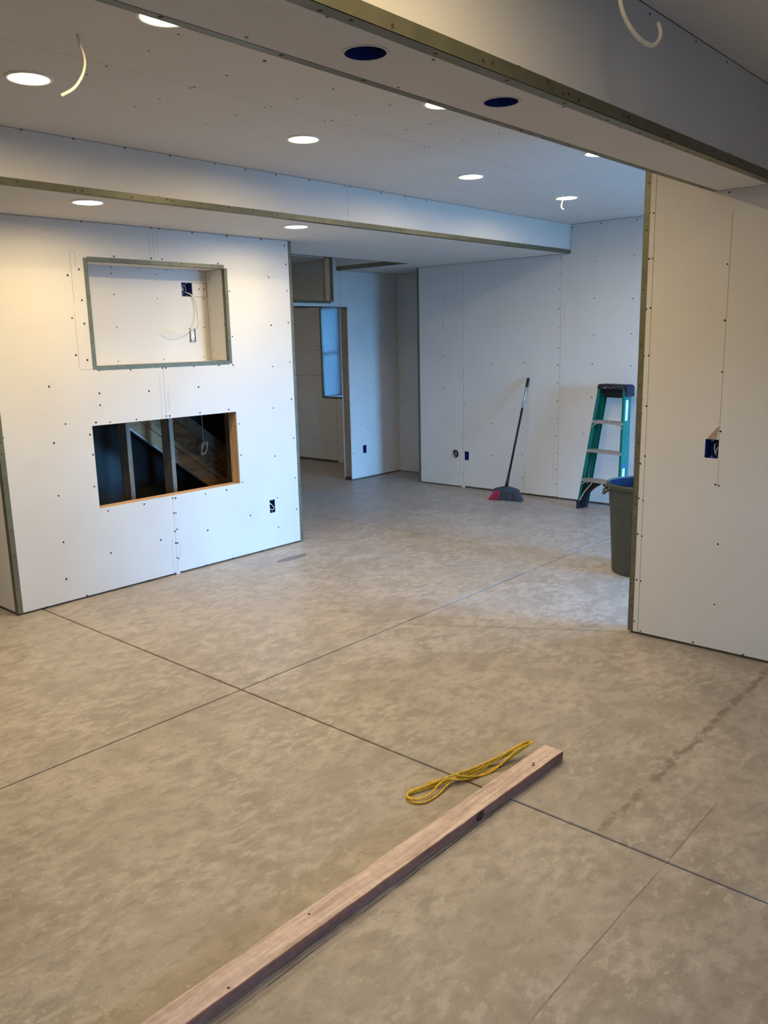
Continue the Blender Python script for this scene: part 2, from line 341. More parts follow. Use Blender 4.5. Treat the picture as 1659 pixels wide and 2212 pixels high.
S_nicheside=[(5.293,2.16),(5.137,2.12),(5.298,1.932),(5.141,1.812),(5.299,1.623),(5.13,1.581)]
S_part=[(1.935,2.286),(1.915,2.283),(1.93,2.058),(1.912,2.059),(1.934,1.803),(1.911,1.808),(1.936,1.558),(1.91,1.562),(1.936,1.331),(1.91,1.295),(1.937,1.255),(1.526,2.002),(1.522,1.733),(1.52,1.48),(1.537,2.337),(1.906,1.024),(1.931,0.98),(1.93,0.787),(1.907,0.777),(1.928,0.585),(1.904,0.576),(1.924,0.32),(1.899,0.317),(1.929,0.074),(1.889,0.024),(1.51,1.181),(1.502,0.9),(1.488,0.592),(1.487,0.262),(1.588,0.026),(1.325,0.02),(1.519,0.905)]
S_back=[(5.492,1.313),(5.497,1.14),(5.493,0.955),(5.5,0.774),(5.515,0.612),(5.492,0.613),(5.51,0.452),(5.511,0.155),(4.325,1.383),(4.322,1.202),(4.319,1.02),(4.32,0.841),(4.32,0.658),(4.319,0.484),(4.321,0.311),(4.318,0.158),(4.342,0.022),(4.296,0.02),(5.12,1.044),(5.117,0.751),(5.114,0.397),(5.121,1.394),(4.719,1.405),(3.942,1.397),(4.72,0.723),(4.729,0.434),(4.724,0.188),(3.935,1.067),(3.541,1.373),(4.013,0.7),(4.622,0.026),(6.134,2.41),(6.142,2.173),(6.147,1.578),(6.154,1.172),(6.151,0.924),(6.15,0.595),(5.778,1.831),(5.778,1.802),(5.783,1.478),(5.785,1.114),(5.792,0.749),(5.801,0.429),(5.779,2.116),(4.192,2.699),(3.892,2.708),(3.53,2.705),(3.941,2.361),(3.543,2.388),(3.94,2.022),(3.543,1.999),(3.936,1.67),(3.544,1.677),(3.941,1.394),(3.542,1.376),(3.937,1.069),(4.319,2.279),(4.32,2.132),(4.321,1.936),(4.321,1.757),(4.321,1.555),(4.323,1.383),(4.324,1.2),(4.319,2.426)]
S_door=[(7.229,2.24),(7.486,2.159),(7.503,1.875),(7.49,1.555),(7.485,1.244),(7.485,0.937),(7.482,0.617),(7.212,2.019),(7.203,1.402),(7.212,0.924),(7.209,0.606),(7.214,0.329),(7.224,0.019),(7.59,0.014),(7.086,2.442),(7.08,2.312),(7.074,2.18),(7.06,2.081),(7.098,2.076),(6.704,2.082),(7.859,0.672),(7.859,0.972)]
S_alcove=[(6.826,2.063),(6.829,1.758),(6.835,1.474),(6.838,1.065),(6.831,0.901),(6.839,0.52),(6.851,0.191)]
S_high=[(1.928,2.815),(1.907,2.602),(2.31,2.848),(2.305,3.31),(2.294,3.488),(2.715,3.289),(2.716,3.529),(2.734,2.898),(2.747,2.68),(3.121,2.904),(3.095,3.499),(2.304,3.088),(2.309,3.066),(2.718,3.094),(2.732,3.07),(3.098,3.085),(3.111,3.049),(1.909,3.221),(1.912,3.079),(3.115,2.678),(3.517,2.918),(3.527,2.767),(3.517,3.052),(3.92,2.853),(3.934,2.629),(4.703,3.08),(5.242,2.897),(6.13,3.081),(3.897,3.1),(3.916,3.082),(5.967,3.493)]
S_soffit=[(2.112,2.725),(2.386,2.726),(2.685,2.725),(2.973,2.724),(3.286,2.722),(3.518,2.72),(3.766,2.72),(4.061,2.721),(4.394,2.721),(4.452,2.724),(4.773,2.721),(2.224,2.49),(2.548,2.488),(2.88,2.492),(3.14,2.488),(3.403,2.489),(3.646,2.484),(3.916,2.484),(4.158,2.489),(4.409,2.49),(4.749,2.488),(5.048,2.722),(5.312,2.719),(5.619,2.724),(6.212,2.73),(6.852,2.722),(5.082,2.481)]
S_beamu=[(1.379,1.356),(1.335,1.569),(1.47,1.665),(1.758,1.368),(1.871,1.578),(2.38,1.359),(3.104,1.349),(2.743,1.353),(4.343,1.558)]
S_beamf=[(1.69,2.384),(2.065,2.385),(2.448,2.38),(2.876,2.382),(3.299,2.382),(3.654,2.39),(2.851,2.709),(3.245,2.715),(3.559,2.712)]
SHEET = 'drywall_sheet'
def struct(o): o['kind'] = 'structure'; return o
# ================================================================== FLOOR
panel('ground', 'ground', 'z', -0.35, -0.30, -300, 300, -300, 300, kind='structure')
floor = panel('floor', 'joint', 'z', -0.10, -0.026, -3.1, 8.62, -3.3, 9.5, kind='structure')
def clip(poly, a, b_, c):
    """keep the part of the polygon where a*x + b*y <= c"""
    out = []
    for i in range(len(poly)):
        p, q = poly[i], poly[(i + 1) % len(poly)]; dp = a * p[0] + b_ * p[1] - c; dq = a * q[0] + b_ * q[1] - c
        if dp <= 0: out.append(p)
        if dp * dq < 0:
            t_ = dp / (dp - dq); out.append((p[0] + (q[0] - p[0]) * t_, p[1] + (q[1] - p[1]) * t_))
    return out
def slab(poly):
    bm = bmesh.new(); ch = 0.003
    cx = sum(p[0] for p in poly) / len(poly); cy = sum(p[1] for p in poly) / len(poly)
    f = bm.faces.new([bm.verts.new((p[0], p[1], 0)) for p in poly])
    r_ = bmesh.ops.extrude_face_region(bm, geom=[f]); vv = [g for g in r_['geom'] if isinstance(g, bmesh.types.BMVert)]
    for v_ in vv: v_.co.z = -0.026
    bmesh.ops.bevel(bm, geom=[e for e in bm.edges if e.verts[0].co.z > -0.001 and e.verts[1].co.z > -0.001], offset=ch, segments=1, affect='EDGES')
    return link('slab', bm, 'concrete', floor)
G = 0.0045
xs = [(-3.0, 2.38), (2.38, 5.50), (5.50, 8.6)]; ys = [(-3.2, 3.09), (3.09, 9.4)]
for i, (xa, xb) in enumerate(xs):
    for j, (ya, yb) in enumerate(ys):
        P = [(xa + (G if i else 0), ya + (G if j else 0)), (xb - (G if i < 2 else 0), ya + (G if j else 0)), (xb - (G if i < 2 else 0), yb - (0 if j else G)), (xa + (G if i else 0), yb - (0 if j else G))]
        if (i, j) == (1, 0):
            # diagonal saw cut from the joint crossing line to the partition corner
            nx, ny = 1.132, 0.705; l_ = math.hypot(nx, ny); nx, ny = nx / l_, ny / l_; c = nx * 3.60 + ny * 3.09
            slab(clip(P, nx, ny, c - 0.0032)); slab(clip(P, -nx, -ny, -c - 0.0032))
        else: slab(P)

# ================================================================== WALLS
ZH, ZL = 2.73, 2.46
# --- boxed-out fireplace wall (left)
NI = (2.912, 4.012, 1.545, 2.215); OP = (2.84, 4.05, 0.595, 1.156); OB = (4.338, 4.395, 0.305, 0.413)
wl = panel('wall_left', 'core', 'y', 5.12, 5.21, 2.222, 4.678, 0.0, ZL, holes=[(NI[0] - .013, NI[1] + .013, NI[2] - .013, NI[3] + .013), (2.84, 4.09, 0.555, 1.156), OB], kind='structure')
panel(SHEET, 'board', 'y', 5.108, 5.12, 2.21, 3.4185, 0.014, ZL - .003, holes=[NI, OP], parent=wl)
panel(SHEET, 'board', 'y', 5.108, 5.12, 3.4205, 4.69, 0.014, ZL - .003, holes=[NI, OP, OB], parent=wl)
bm = bmesh.new(); box(bm, 2.84, 4.05, 5.12, 5.21, 0.557, 0.595); bev(bm, .002); link('sill_board', bm, 'sill', wl)
bm = bmesh.new(); box(bm, 4.05, 4.09, 5.12, 5.21, 0.557, 1.156); bev(bm, .002); link('jamb_stud', bm, 'stud', wl)
# left return, right return
bm = bmesh.new()
panel(SHEET, 'board', 'x', 2.21, 2.222, 5.1205, 9.4, 0.02, ZL - .003, parent=wl)
bm.free()
panel(SHEET, 'board', 'x', 4.678, 4.69, 5.1205, 6.905, 0.014, ZL - .003, parent=wl)
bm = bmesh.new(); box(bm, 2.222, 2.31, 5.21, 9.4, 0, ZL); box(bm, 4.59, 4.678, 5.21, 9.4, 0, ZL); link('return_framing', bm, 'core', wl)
bead(wl, (0, -1), (1, 1), (4.69, 5.108, 0), 0.014, ZL - .003, 0.030)
bead(wl, (0, 1), (1, 1), (2.21, 5.108, 0), 0.014, ZL - .003, 0.034)
# TV niche box: back boards, side boards, top, bottom
NB = (3.783, 3.878, 2.023, 2.124); ND = (3.826, 3.882, 1.686, 1.791)
panel('niche_backing', 'core', 'y', 5.343, 5.36, 2.8, 4.1, 1.45, 2.3, holes=[NB, ND], parent=wl)
panel(SHEET, 'board', 'y', 5.33, 5.342, 2.912, 4.012, 1.545, 2.215, holes=[NB, ND, (3.878, 4.012, 2.022, 2.125)], parent=wl)
panel('patch_piece', 'board', 'y', 5.331, 5.342, 3.880, 4.0105, 2.0245, 2.1225, parent=wl)
for a_ in ((2.900, 2.912), (4.0122, 4.024)):
    panel('niche_side', 'board', 'x', a_[0], a_[1], 5.1215, 5.328, 1.547, 2.213, parent=wl)
panel('niche_top', 'board', 'z', 2.2152, 2.227, 2.913, 4.011, 5.1215, 5.328, parent=wl)
panel('niche_bottom', 'board', 'z', 1.533, 1.5448, 2.913, 4.011, 5.1215, 5.328, parent=wl)
x0, x1, z0, z1 = NI
bead(wl, (0, -1), (1, 1), (x0, 5.108, 0), z0 - .022, z1 + .02, 0.028, nails=True)
bead(wl, (0, 1), (1, 1), (x1, 5.108, 0), z0 - .022, z1 + .005, 0.028)
bead(wl, (2, 1), (1, 1), (0, 5.108, z1), x0 + .0, x1 + .0, 0.028)
bead(wl, (2, -1), (1, 1), (0, 5.108, z0), x0 + .0, x1 + .0, 0.028)
dots('y', 5.108, -1, S_fire, wl, 0.0074); dots('y', 5.33, -1, S_niche, wl, 0.005); dots('x', 4.0122, -1, S_nicheside, wl, 0.005)
dots('z', 2.2152, -1, [(3.05, 5.3), (3.2, 5.3), (3.36, 5.3), (3.62, 5.3), (3.9, 5.3)], wl, 0.005)
# pencil layout lines beside the niche
bm = bmesh.new()
for a_ in ((2.795, 2.7975, 1.95, 2.27), (2.79, 2.792, 1.53, 1.90), (2.795, 2.835, 2.268, 2.270), (2.80, 2.885, 1.526, 1.528), (2.83, 2.832, 2.17, 2.27)):
    box(bm, a_[0], a_[1], 5.1074, 5.1082, a_[2], a_[3])
link('pencil_line', bm, 'pencil', wl)
for z_ in (1.78, 0.62, -0.03):
    pass
printed('Wallboard for Walls and C', (3.383, 5.1078, 2.25), (R(90), R(-90), 0), wl, 0.022, 1.3)
for (x_, z_, s_) in ((3.370, 1.17, 'for Walls and Ceilings'), (3.370, 0.05, 'for Walls and Ceilings'), (3.385, 2.245, 'Lightweight')):
    pass
# --- wall with the broom (back)
W4 = (-0.4, 0.6, 0.95, 1.85)
bk_h = [(5.566, 5.666, 0.331, 0.431), (5.429, 5.489, 0.318, 0.418)]
wb_ = panel('wall_back', 'core', 'x', 7.572, 7.66, -3.2, 6.138, 0.0, ZH, holes=[bk_h[0], bk_h[1], (4.20, 6.2, ZL, ZH), W4], kind='structure')
panel(SHEET, 'board', 'x', 7.56, 7.572, 5.5055, 6.15, 0.014, ZL - .003, circ=[(5.616, 0.381, 0.05)], parent=wb_)
panel(SHEET, 'board', 'x', 7.56, 7.572, 4.3015, 5.5030, 0.022, ZL - .003, holes=[bk_h[1]], parent=wb_)
panel(SHEET, 'board', 'x', 7.56, 7.572, 3.09, 4.2990, 0.020, ZH - .003, holes=[(4.2075, 4.4, ZL - .003, ZH)], parent=wb_)
for a_, b_ in ((1.88, 3.0875), (0.66, 1.8775), (-0.56, 0.6575), (-1.8, -0.5625), (-3.2, -1.8025)):
    panel(SHEET, 'board', 'x', 7.56, 7.572, a_, b_, 0.016, ZH - .003, holes=[W4], parent=wb_)
panel('rear_board', 'board', 'x', 7.66, 7.672, 5.0, 6.15, 0.014, ZL, parent=wb_)
bead(wb_, (1, -1), (0, 1), (7.56, 6.15, 0), 0.014, ZL - .003, 0.028)
dots('x', 7.56, -1, S_back, wb_, 0.0065)
# --- right partition
PO = (1.514, 1.584, 1.04, 1.138); BM = (1.314, 1.616, 2.349, ZH)
wr = panel('wall_right', 'core', 'x', 4.302, 4.40, -3.2, 1.953, 0.0, ZH, holes=[PO, BM], kind='structure')
panel(SHEET, 'board', 'x', 4.29, 4.302, 0.70, 1.9045, 0.016, ZH - .003, holes=[PO, BM], parent=wr)
panel(SHEET, 'board', 'x', 4.29, 4.302, 1.9070, 1.965, 0.014, ZH - .003, parent=wr)
panel(SHEET, 'board', 'x', 4.29, 4.302, -0.52, 0.6975, 0.018, ZH - .003, parent=wr)
panel(SHEET, 'board', 'x', 4.29, 4.302, -1.74, -0.5225, 0.016, ZH - .003, parent=wr)
panel(SHEET, 'board', 'x', 4.29, 4.302, -3.2, -1.7425, 0.016, ZH - .003, parent=wr)
panel(SHEET, 'board', 'x', 4.40, 4.412, -3.2, 1.965, 0.016, ZH - .003, parent=wr)
panel(SHEET, 'board', 'y', 1.953, 1.965, 4.303, 4.399, 0.016, ZH - .003, parent=wr)
bead(wr, (1, -1), (0, 1), (4.29, 1.965, 0), 0.014, ZH - .003, 0.030)
dots('x', 4.29, -1, S_part + [(0.9, .5), (0.9, 1.1), (0.9, 1.7), (0.9, 2.3)], wr, 0.0055)
bm = bmesh.new(); box(bm, 4.2893, 4.2901, 1.5145, 1.516, 1.14, 2.25); box(bm, 4.2893, 4.2901, 1.508, 1.5095, 0.90, 1.035); link('pencil_line', bm, 'pencil', wr)
bm = bmesh.new()
tp = [(1.575, 1.14), (1.555, 1.14), (1.53, 1.14), (1.527, 1.16), (1.520, 1.19), (1.513, 1.205), (1.528, 1.20), (1.545, 1.178), (1.56, 1.16)]
a_ = [bm.verts.new((4.2901, y, z)) for y, z in tp]; b_ = [bm.verts.new((4.2885, y, z)) for y, z in tp]; bm.faces.new(a_); bm.faces.new(b_)
for k in range(len(tp)): bm.faces.new((a_[k], a_[(k + 1) % len(tp)], b_[(k + 1) % len(tp)], b_[k]))
link('torn_paper', bm, 'tan', wr, label='brown torn paper patch above the box')
# --- hall wall with doorway and transom niche
DO = (6.30, 7.194, -0.1, 2.056); TR = (5.20, 6.945, 2.118, 2.60); HO = (7.399, 7.461, 0.309, 0.408)
wh = panel('wall_hall', 'core', 'y', 6.917, 7.02, 4.69, 8.10, 0.0, ZH, holes=[(6.30, 7.236, -0.1, 2.056), (5.2, 6.958, 2.105, 2.61), HO, (7.03, 8.2, ZL, ZH)], kind='structure')
panel(SHEET, 'board', 'y', 6.905, 6.917, 4.69, 7.084, 0.014, ZH - .003, holes=[DO, TR, (7.03, 7.2, ZL - .003, ZH)], parent=wh)
panel(SHEET, 'board', 'y', 6.905, 6.917, 7.0865, 8.0995, 0.014, ZL - .003, holes=[DO, HO], parent=wh)
panel(SHEET, 'board', 'y', 7.02, 7.032, 4.69, 8.16, 0.014, ZH - .003, holes=[DO, TR], parent=wh)
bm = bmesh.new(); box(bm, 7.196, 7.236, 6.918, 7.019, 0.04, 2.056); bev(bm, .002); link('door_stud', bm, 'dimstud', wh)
bm = bmesh.new(); box(bm, 7.190, 7.236, 6.918, 7.019, 0.0, 0.038); bev(bm, .002); link('sole_plate', bm, 'knot', wh)
bm = bmesh.new(); box(bm, 6.31, 6.62, 6.93, 7.01, 2.040, 2.056); box(bm, 6.62, 6.80, 6.93, 7.0, 2.046, 2.056); link('header_strip', bm, 'knot', wh)
panel('transom_side', 'board', 'x', 6.945, 6.957, 6.92, 7.018, 2.12, 2.598, parent=wh)
panel('transom_bottom', 'board', 'z', 2.106, 2.118, 5.2, 6.944, 6.92, 7.018, parent=wh)
bead(wh, (0, 1), (1, 1), (6.945, 6.905, 0), 2.105, 2.6, 0.028, nails=False)
bead(wh, (0, 1), (1, -1), (6.945, 7.032, 0), 2.105, 2.6, 0.028, nails=False)
bead(wh, (2, -1), (1, 1), (0, 6.905, 2.118), 5.2, 6.93, 0.028, nails=False)
dots('y', 6.905, -1, S_door, wh, 0.0065)
# --- alcove end, far wall and window
wa = panel('wall_alcove', 'core', 'x', 8.112, 8.2, 5.0, 7.02, 0.0, ZL, kind='structure')
panel(SHEET, 'board', 'x', 8.10, 8.112, 5.01, 6.9045, 0.008, ZL - .003, parent=wa)
panel(SHEET, 'board', 'y', 5.0, 5.012, 7.672, 8.0995, 0.012, ZL - .003, parent=wa)
dots('x', 8.10, -1, S_alcove, wa, 0.0065)
WN = (7.62, 8.34, 0.915, 2.16)
WNC = (7.607, 8.353, 0.902, 2.173)
wf = panel('wall_far', 'core', 'x', 8.175, 8.58, 7.02, 9.4, 0.0, ZH, holes=[WNC], kind='structure')
panel(SHEET, 'board', 'x', 8.162, 8.174, 8.10, 9.4, 0.030, 1.198, holes=[WN], parent=wf)
panel(SHEET, 'board', 'x', 8.162, 8.174, 7.033, 8.098, 0.004, 1.198, holes=[WN], parent=wf)
panel(SHEET, 'board', 'x', 8.162, 8.174, 7.033, 9.4, 1.2015, 1.5445, holes=[WN], parent=wf)
panel(SHEET, 'board', 'x', 8.162, 8.174, 7.033, 9.4, 1.548, ZH - .003, holes=[WN], parent=wf)
panel('reveal_side', 'blueboard', 'y', 8.3402, 8.352, 8.174, 8.545, 0.92, 2.155, parent=wf)
panel('reveal_side', 'blueboard', 'y', 7.608, 7.6198, 8.174, 8.545, 0.92, 2.155, parent=wf)
panel('reveal_sill', 'blueboard', 'z', 0.903, 0.9148, 8.174, 8.545, 7.621, 8.339, parent=wf)
panel('reveal_head', 'blueboard', 'z', 2.1602, 2.172, 8.174, 8.545, 7.621, 8.339, parent=wf)
bead(wf, (1, 1), (0, 1), (8.162, 8.34, 0), 0.893, 2.18, 0.028, nails=False)
bead(wf, (2, -1), (0, 1), (8.162, 0, 0.915), 7.62, 8.34, 0.028, nails=False)
dots('x', 8.162, -1, [(y, z) for y in (8.1 + .015, 8.09) for z in (.15, .3, .45, .6, .75, .88)] + [(8.6, z) for z in (.3, .6, .9, 1.15, 1.25, 1.52, 1.6, 1.9, 2.2, 2.5)] + [(8.45, .3), (8.45, .6), (8.45, .95), (8.4, 1.6), (8.4, 2.0)], wf, 0.0065)
dots('y', 8.3402, -1, [(8.25, z) for z in (.98, 1.3, 1.6, 1.9, 2.15)], wf, 0.006)
win = empty('window_1', (8.56, 7.98, 0.915)); win['kind'] = 'structure'
bm = bmesh.new()
for a_ in ((-.36, -.31, 0, 1.245), (.31, .36, 0, 1.245), (-.31, .31, 0, .05), (-.31, .31, 1.195, 1.245)): box(bm, -.015, .02, a_[0], a_[1], a_[2], a_[3])
bev(bm, .003); link('window_frame', bm, 'frame', win)
bm = bmesh.new(); box(bm, -.01, .012, -.31, .31, .60, .635); link('meeting_rail', bm, 'frame', win)
bm = bmesh.new(); box(bm, -.002, .002, -.31, .31, .05, .60); link('pane', bm, 'glass', win)
bm = bmesh.new(); box(bm, -.002, .002, -.31, .31, .635, 1.195); link('pane', bm, 'glass', win)
# --- walls behind and beside the camera, with the two window openings
W1 = (-0.25, 0.65, 0.75, 1.75); W2 = (5.2, 6.95, 0.04, 2.48)
we = panel('wall_rear', 'core', 'y', -3.33, -3.212, -3.1, 4.40, 0.0, ZH, holes=[W1], kind='structure')
panel('rear_framing', 'core', 'y', -2.13, -2.012, 4.412, 8.5, 0.0, ZH, holes=[W2], parent=we)
panel(SHEET, 'board', 'y', -3.212, -3.2, -3.0, 4.29, 0.014, ZH - .003, holes=[W1], parent=we)
panel(SHEET, 'board', 'y', -2.012, -2.0, 4.412, 7.56, 0.014, ZH - .003, holes=[W2], parent=we)
for n_, W in ((2, W1), (3, W2)):
    w_ = empty('window_%d' % n_, ((W[0] + W[1]) / 2, -3.29 if n_ == 2 else -2.09, W[2])); w_['kind'] = 'structure'
    hw = (W[1] - W[0]) / 2; hh = W[3] - W[2]; bm = bmesh.new()
    for a_ in ((-hw, -hw + .06, 0, hh), (hw - .06, hw, 0, hh), (-hw + .06, hw - .06, 0, .06), (-hw + .06, hw - .06, hh - .06, hh), (-.03, .03, .06, hh - .06)):
        box(bm, a_[0], a_[1], -.02, .02, a_[2], a_[3])
    link('window_frame', bm, 'frame', w_)
ww = panel('wall_west', 'core', 'x', -3.1, -3.012, -3.2, 9.4, 0.0, ZH, kind='structure')
panel(SHEET, 'board', 'x', -3.012, -3.0, -3.2, 9.4, 0.014, ZH - .003, parent=ww)
wn_ = panel('wall_north', 'core', 'y', 9.412, 9.5, -3.1, 8.62, 0.0, ZH, kind='structure')
panel(SHEET, 'board', 'y', 9.40, 9.412, -3.0, 8.16, 0.014, ZH - .003, parent=wn_)
wo_ = panel('wall_east', 'core', 'x', 8.5, 8.6, 3.0, 7.02, 0.0, ZH, kind='structure')
panel('end_framing', 'core', 'y', 2.9, 3.0, 7.66, 8.6, 0.0, ZH, parent=wo_)
w_ = empty('window_4', (7.63, 0.1, 0.95)); w_['kind'] = 'structure'; bm = bmesh.new()
for a_ in ((-.5, -.45, 0, .9), (.45, .5, 0, .9), (-.45, .45, 0, .05), (-.45, .45, .85, .9), (-.02, .02, .05, .85)): box(bm, -.02, .02, a_[0], a_[1], a_[2], a_[3])
link('window_frame', bm, 'frame', w_)

# --- unseen sky blockers added outside the far window, open only above the screen
panel('porch_roof', 'core', 'z', 2.55, 2.65, 8.63, 13.1, 4.4, 11.6, kind='structure')
panel('porch_screen', 'porch', 'x', 13.0, 13.1, 4.4, 11.6, -0.3, 1.72, kind='structure')
panel('porch_side', 'porch', 'y', 4.4, 4.5, 8.63, 13.0, -0.3, 2.55, kind='structure')
panel('porch_side', 'porch', 'y', 11.5, 11.6, 8.63, 13.0, -0.3, 2.55, kind='structure')

# ================================================================== CEILINGS
ce = panel('ceiling', 'core', 'z', ZH + .0125, ZH + .07, -3.1, 8.62, -3.33, 9.5, kind='structure')
def csheet(u0, u1, v0, v1): panel(SHEET, 'board', 'z', ZH, ZH + .012, u0, u1, v0, v1, parent=ce)
g = .0012
for a_, b_ in ((-3, 1.19), (1.19, 4.29)):
    for c, d in ((-3.2, -1.12), (-1.12, 0.10), (0.10, 1.315)): csheet(a_ + g, b_ - g, c + g, d - g)
for a_, b_ in ((-3, -.15), (-.15, 3.51), (3.51, 7.56)): csheet(a_ + g, b_ - g, 1.84 + g, 3.06 - g)
for a_, b_ in ((-3, 1.05), (1.05, 4.71), (4.71, 7.56)): csheet(a_ + g, b_ - g, 3.06 + g, 4.21)
csheet(-3, 4.29, 1.615, 1.84 - g); csheet(4.41, 7.56, 1.615, 1.84 - g)
for c, d in ((-3.2, -.8), (-.8, .4), (.4, 1.615)): csheet(4.412, 7.56, c + g, d - g)
csheet(4.60, 8.16, 5.86, 9.4); csheet(-3, 4.60 - g, 5.86, 9.4)
dots('z', ZH, -1, S_high + [(x_ + random.uniform(-.03, .03), y_) for x_ in (-.4, .2, .8, 5.2, 5.8, 6.4, 7.0) for y_ in (2.2, 2.7, 3.4, 3.8)] + [(x_, y_) for x_ in (1.9, 2.6, 3.3, 4.0) for y_ in (1.0, .7, .4, .0)], ce, 0.006)
# dropped ceiling with the raised hall opening, and its face toward the room
dc = panel('ceiling_dropped', 'core', 'z', ZL + .0125, ZL + .05, -3.0, 8.10, 4.222, 9.4, holes=[(4.70, 7.042, 5.848, 9.5), (4.69, 8.2, 6.905, 9.5)], kind='structure')
panel(SHEET, 'board', 'z', ZL, ZL + .012, -3.0, 0.9, 4.21, 9.4, parent=dc)
panel(SHEET, 'board', 'z', ZL, ZL + .012, 0.9025, 4.55, 4.21, 9.4, parent=dc)
panel(SHEET, 'board', 'z', ZL, ZL + .012, 4.5525, 8.10, 4.21, 6.905, holes=[(4.70, 7.03, 5.86, 6.95), (7.56, 7.672, 4.0, 6.1501)], parent=dc)
panel(SHEET, 'board', 'y', 4.21, 4.222, -3.0, 0.758, ZL + .012, ZH - .002, parent=dc)
panel(SHEET, 'board', 'y', 4.21, 4.222, 0.7605, 4.4185, ZL + .012, ZH - .002, parent=dc)
panel(SHEET, 'board', 'y', 4.21, 4.222, 4.4210, 7.5595, ZL + .012, ZH - .002, parent=dc)
panel(SHEET, 'board', 'x', 7.03, 7.042, 5.86, 6.904, ZL + .012, ZH - .002, parent=dc)
panel(SHEET, 'board', 'y', 5.848, 5.86, 4.70, 7.03, ZL + .012, ZH - .002, parent=dc)
bead(dc, (2, 1), (1, 1), (0, 4.21, ZL), -3.0, 7.557, 0.034)
bead(dc, (1, -1), (2, 1), (0, 5.86, ZL), 4.7, 7.03, 0.012, nails=False)
bead(dc, (2, 1), (0, 1), (7.03, 0, ZL), 5.86, 6.903, 0.042, nails=False)
dots('y', 4.21, -1, S_soffit, dc, 0.0058)
# beam with downlight holes
be = panel('ceiling_beam', 'core', 'y', 1.40, 1.44, -3.0, 4.29, 2.47, ZH, kind='structure')
CH = [(1.602, 1.452, 0.052), (2.196, 1.460, 0.052)]
panel(SHEET, 'board', 'z', 2.35, 2.362, -3.0, 0.7, 1.315, 1.615, parent=be)
panel(SHEET, 'board', 'z', 2.35, 2.362, 0.702, 4.289, 1.315, 1.615, circ=CH, parent=be)
panel(SHEET, 'board', 'y', 1.315, 1.327, -3.0, 0.55, 2.362, ZH - .002, parent=be)
panel(SHEET, 'board', 'y', 1.315, 1.327, 0.552, 4.289, 2.362, ZH - .002, parent=be)
panel(SHEET, 'board', 'y', 1.603, 1.615, -3.0, 4.289, 2.362, ZH - .002, parent=be)
bead(be, (2, 1), (1, 1), (0, 1.315, 2.35), -3.0, 4.287, 0.037)
bead(be, (2, 1), (1, -1), (0, 1.615, 2.35), -3.0, 4.287, 0.024)
dots('z', 2.35, -1, S_beamu, be, 0.005); dots('y', 1.315, -1, S_beamf, be, 0.005)
printed('for Walls and Ceilings', (2.05, 1.3145, 2.688), (R(90), 0, 0), be, 0.022, 1.3)
# printing along board seams. left column reads upward, right column reads downward
def col(x, z, s, up, parent, axis='y', w=5.1077, size=0.021, sp=1.3):
    rot = {'y': Matrix.Rotation(R(90), 4, 'X'), 'x': Matrix.Rotation(R(-90), 4, 'Z') @ Matrix.Rotation(R(90), 4, 'X')}[axis]
    n_ = Matrix.Rotation(R(90 if up else -90), 4, (0, 1, 0) if axis == 'y' else (1, 0, 0))
    # spin in the plane of the wall, seen from the side the wall faces
    n_ = Matrix.Rotation(R(-90 if up else 90), 4, (0, 1, 0)) if axis == 'y' else Matrix.Rotation(R(-90 if up else 90), 4, (1, 0, 0))
    printed(s, (x, w, z) if axis == 'y' else (w, x, z), (n_ @ rot).to_euler(), parent, size, sp)
for o_ in [c for c in wl.children if c.name.startswith('printed')]: bpy.data.objects.remove(o_)
col(3.392, 1.165, 'Wallboard for Walls and C', True, wl); col(3.445, 1.40, '1/2" Lightweight', False, wl)
col(3.392, 0.02, 'for Walls and Ceilings', True, wl); col(3.445, 0.24, '1/2" Light', False, wl)
col(3.392, 2.27, 'Lightweight', True, wl, size=.024); col(3.445, 2.44, 'for Walls', False, wl, size=.024)
for y_, z_, s_, up in ((5.545, 1.1, 'Gypsum Wallboard for Walls and Ceilings', True), (5.545, 0.15, 'Wallboard for Walls', True), (5.545, 1.9, 'Walls and Ceilings', True),
                       (4.345, 0.25, 'Lightweight Wallboard for Walls and Ceilings', True), (4.26, 0.95, 'Wallboard for Walls and Ceilings', True), (4.26, 1.75, 'for Walls and Ceilings', True)):
    col(y_, z_, s_, up, wb_, 'x', 7.5597, 0.022, 1.25)
# bits of paper hanging out under the seams
bm = bmesh.new(); box(bm, 3.405, 3.445, 5.1075, 5.119, -0.0, 0.016); bev(bm, .002); link('board_scrap', bm, 'board', wl)
bm = bmesh.new(); box(bm, 7.556, 7.572, 5.49, 5.53, 0.0, 0.024); bev(bm, .002); link('board_scrap', bm, 'board', wb_)

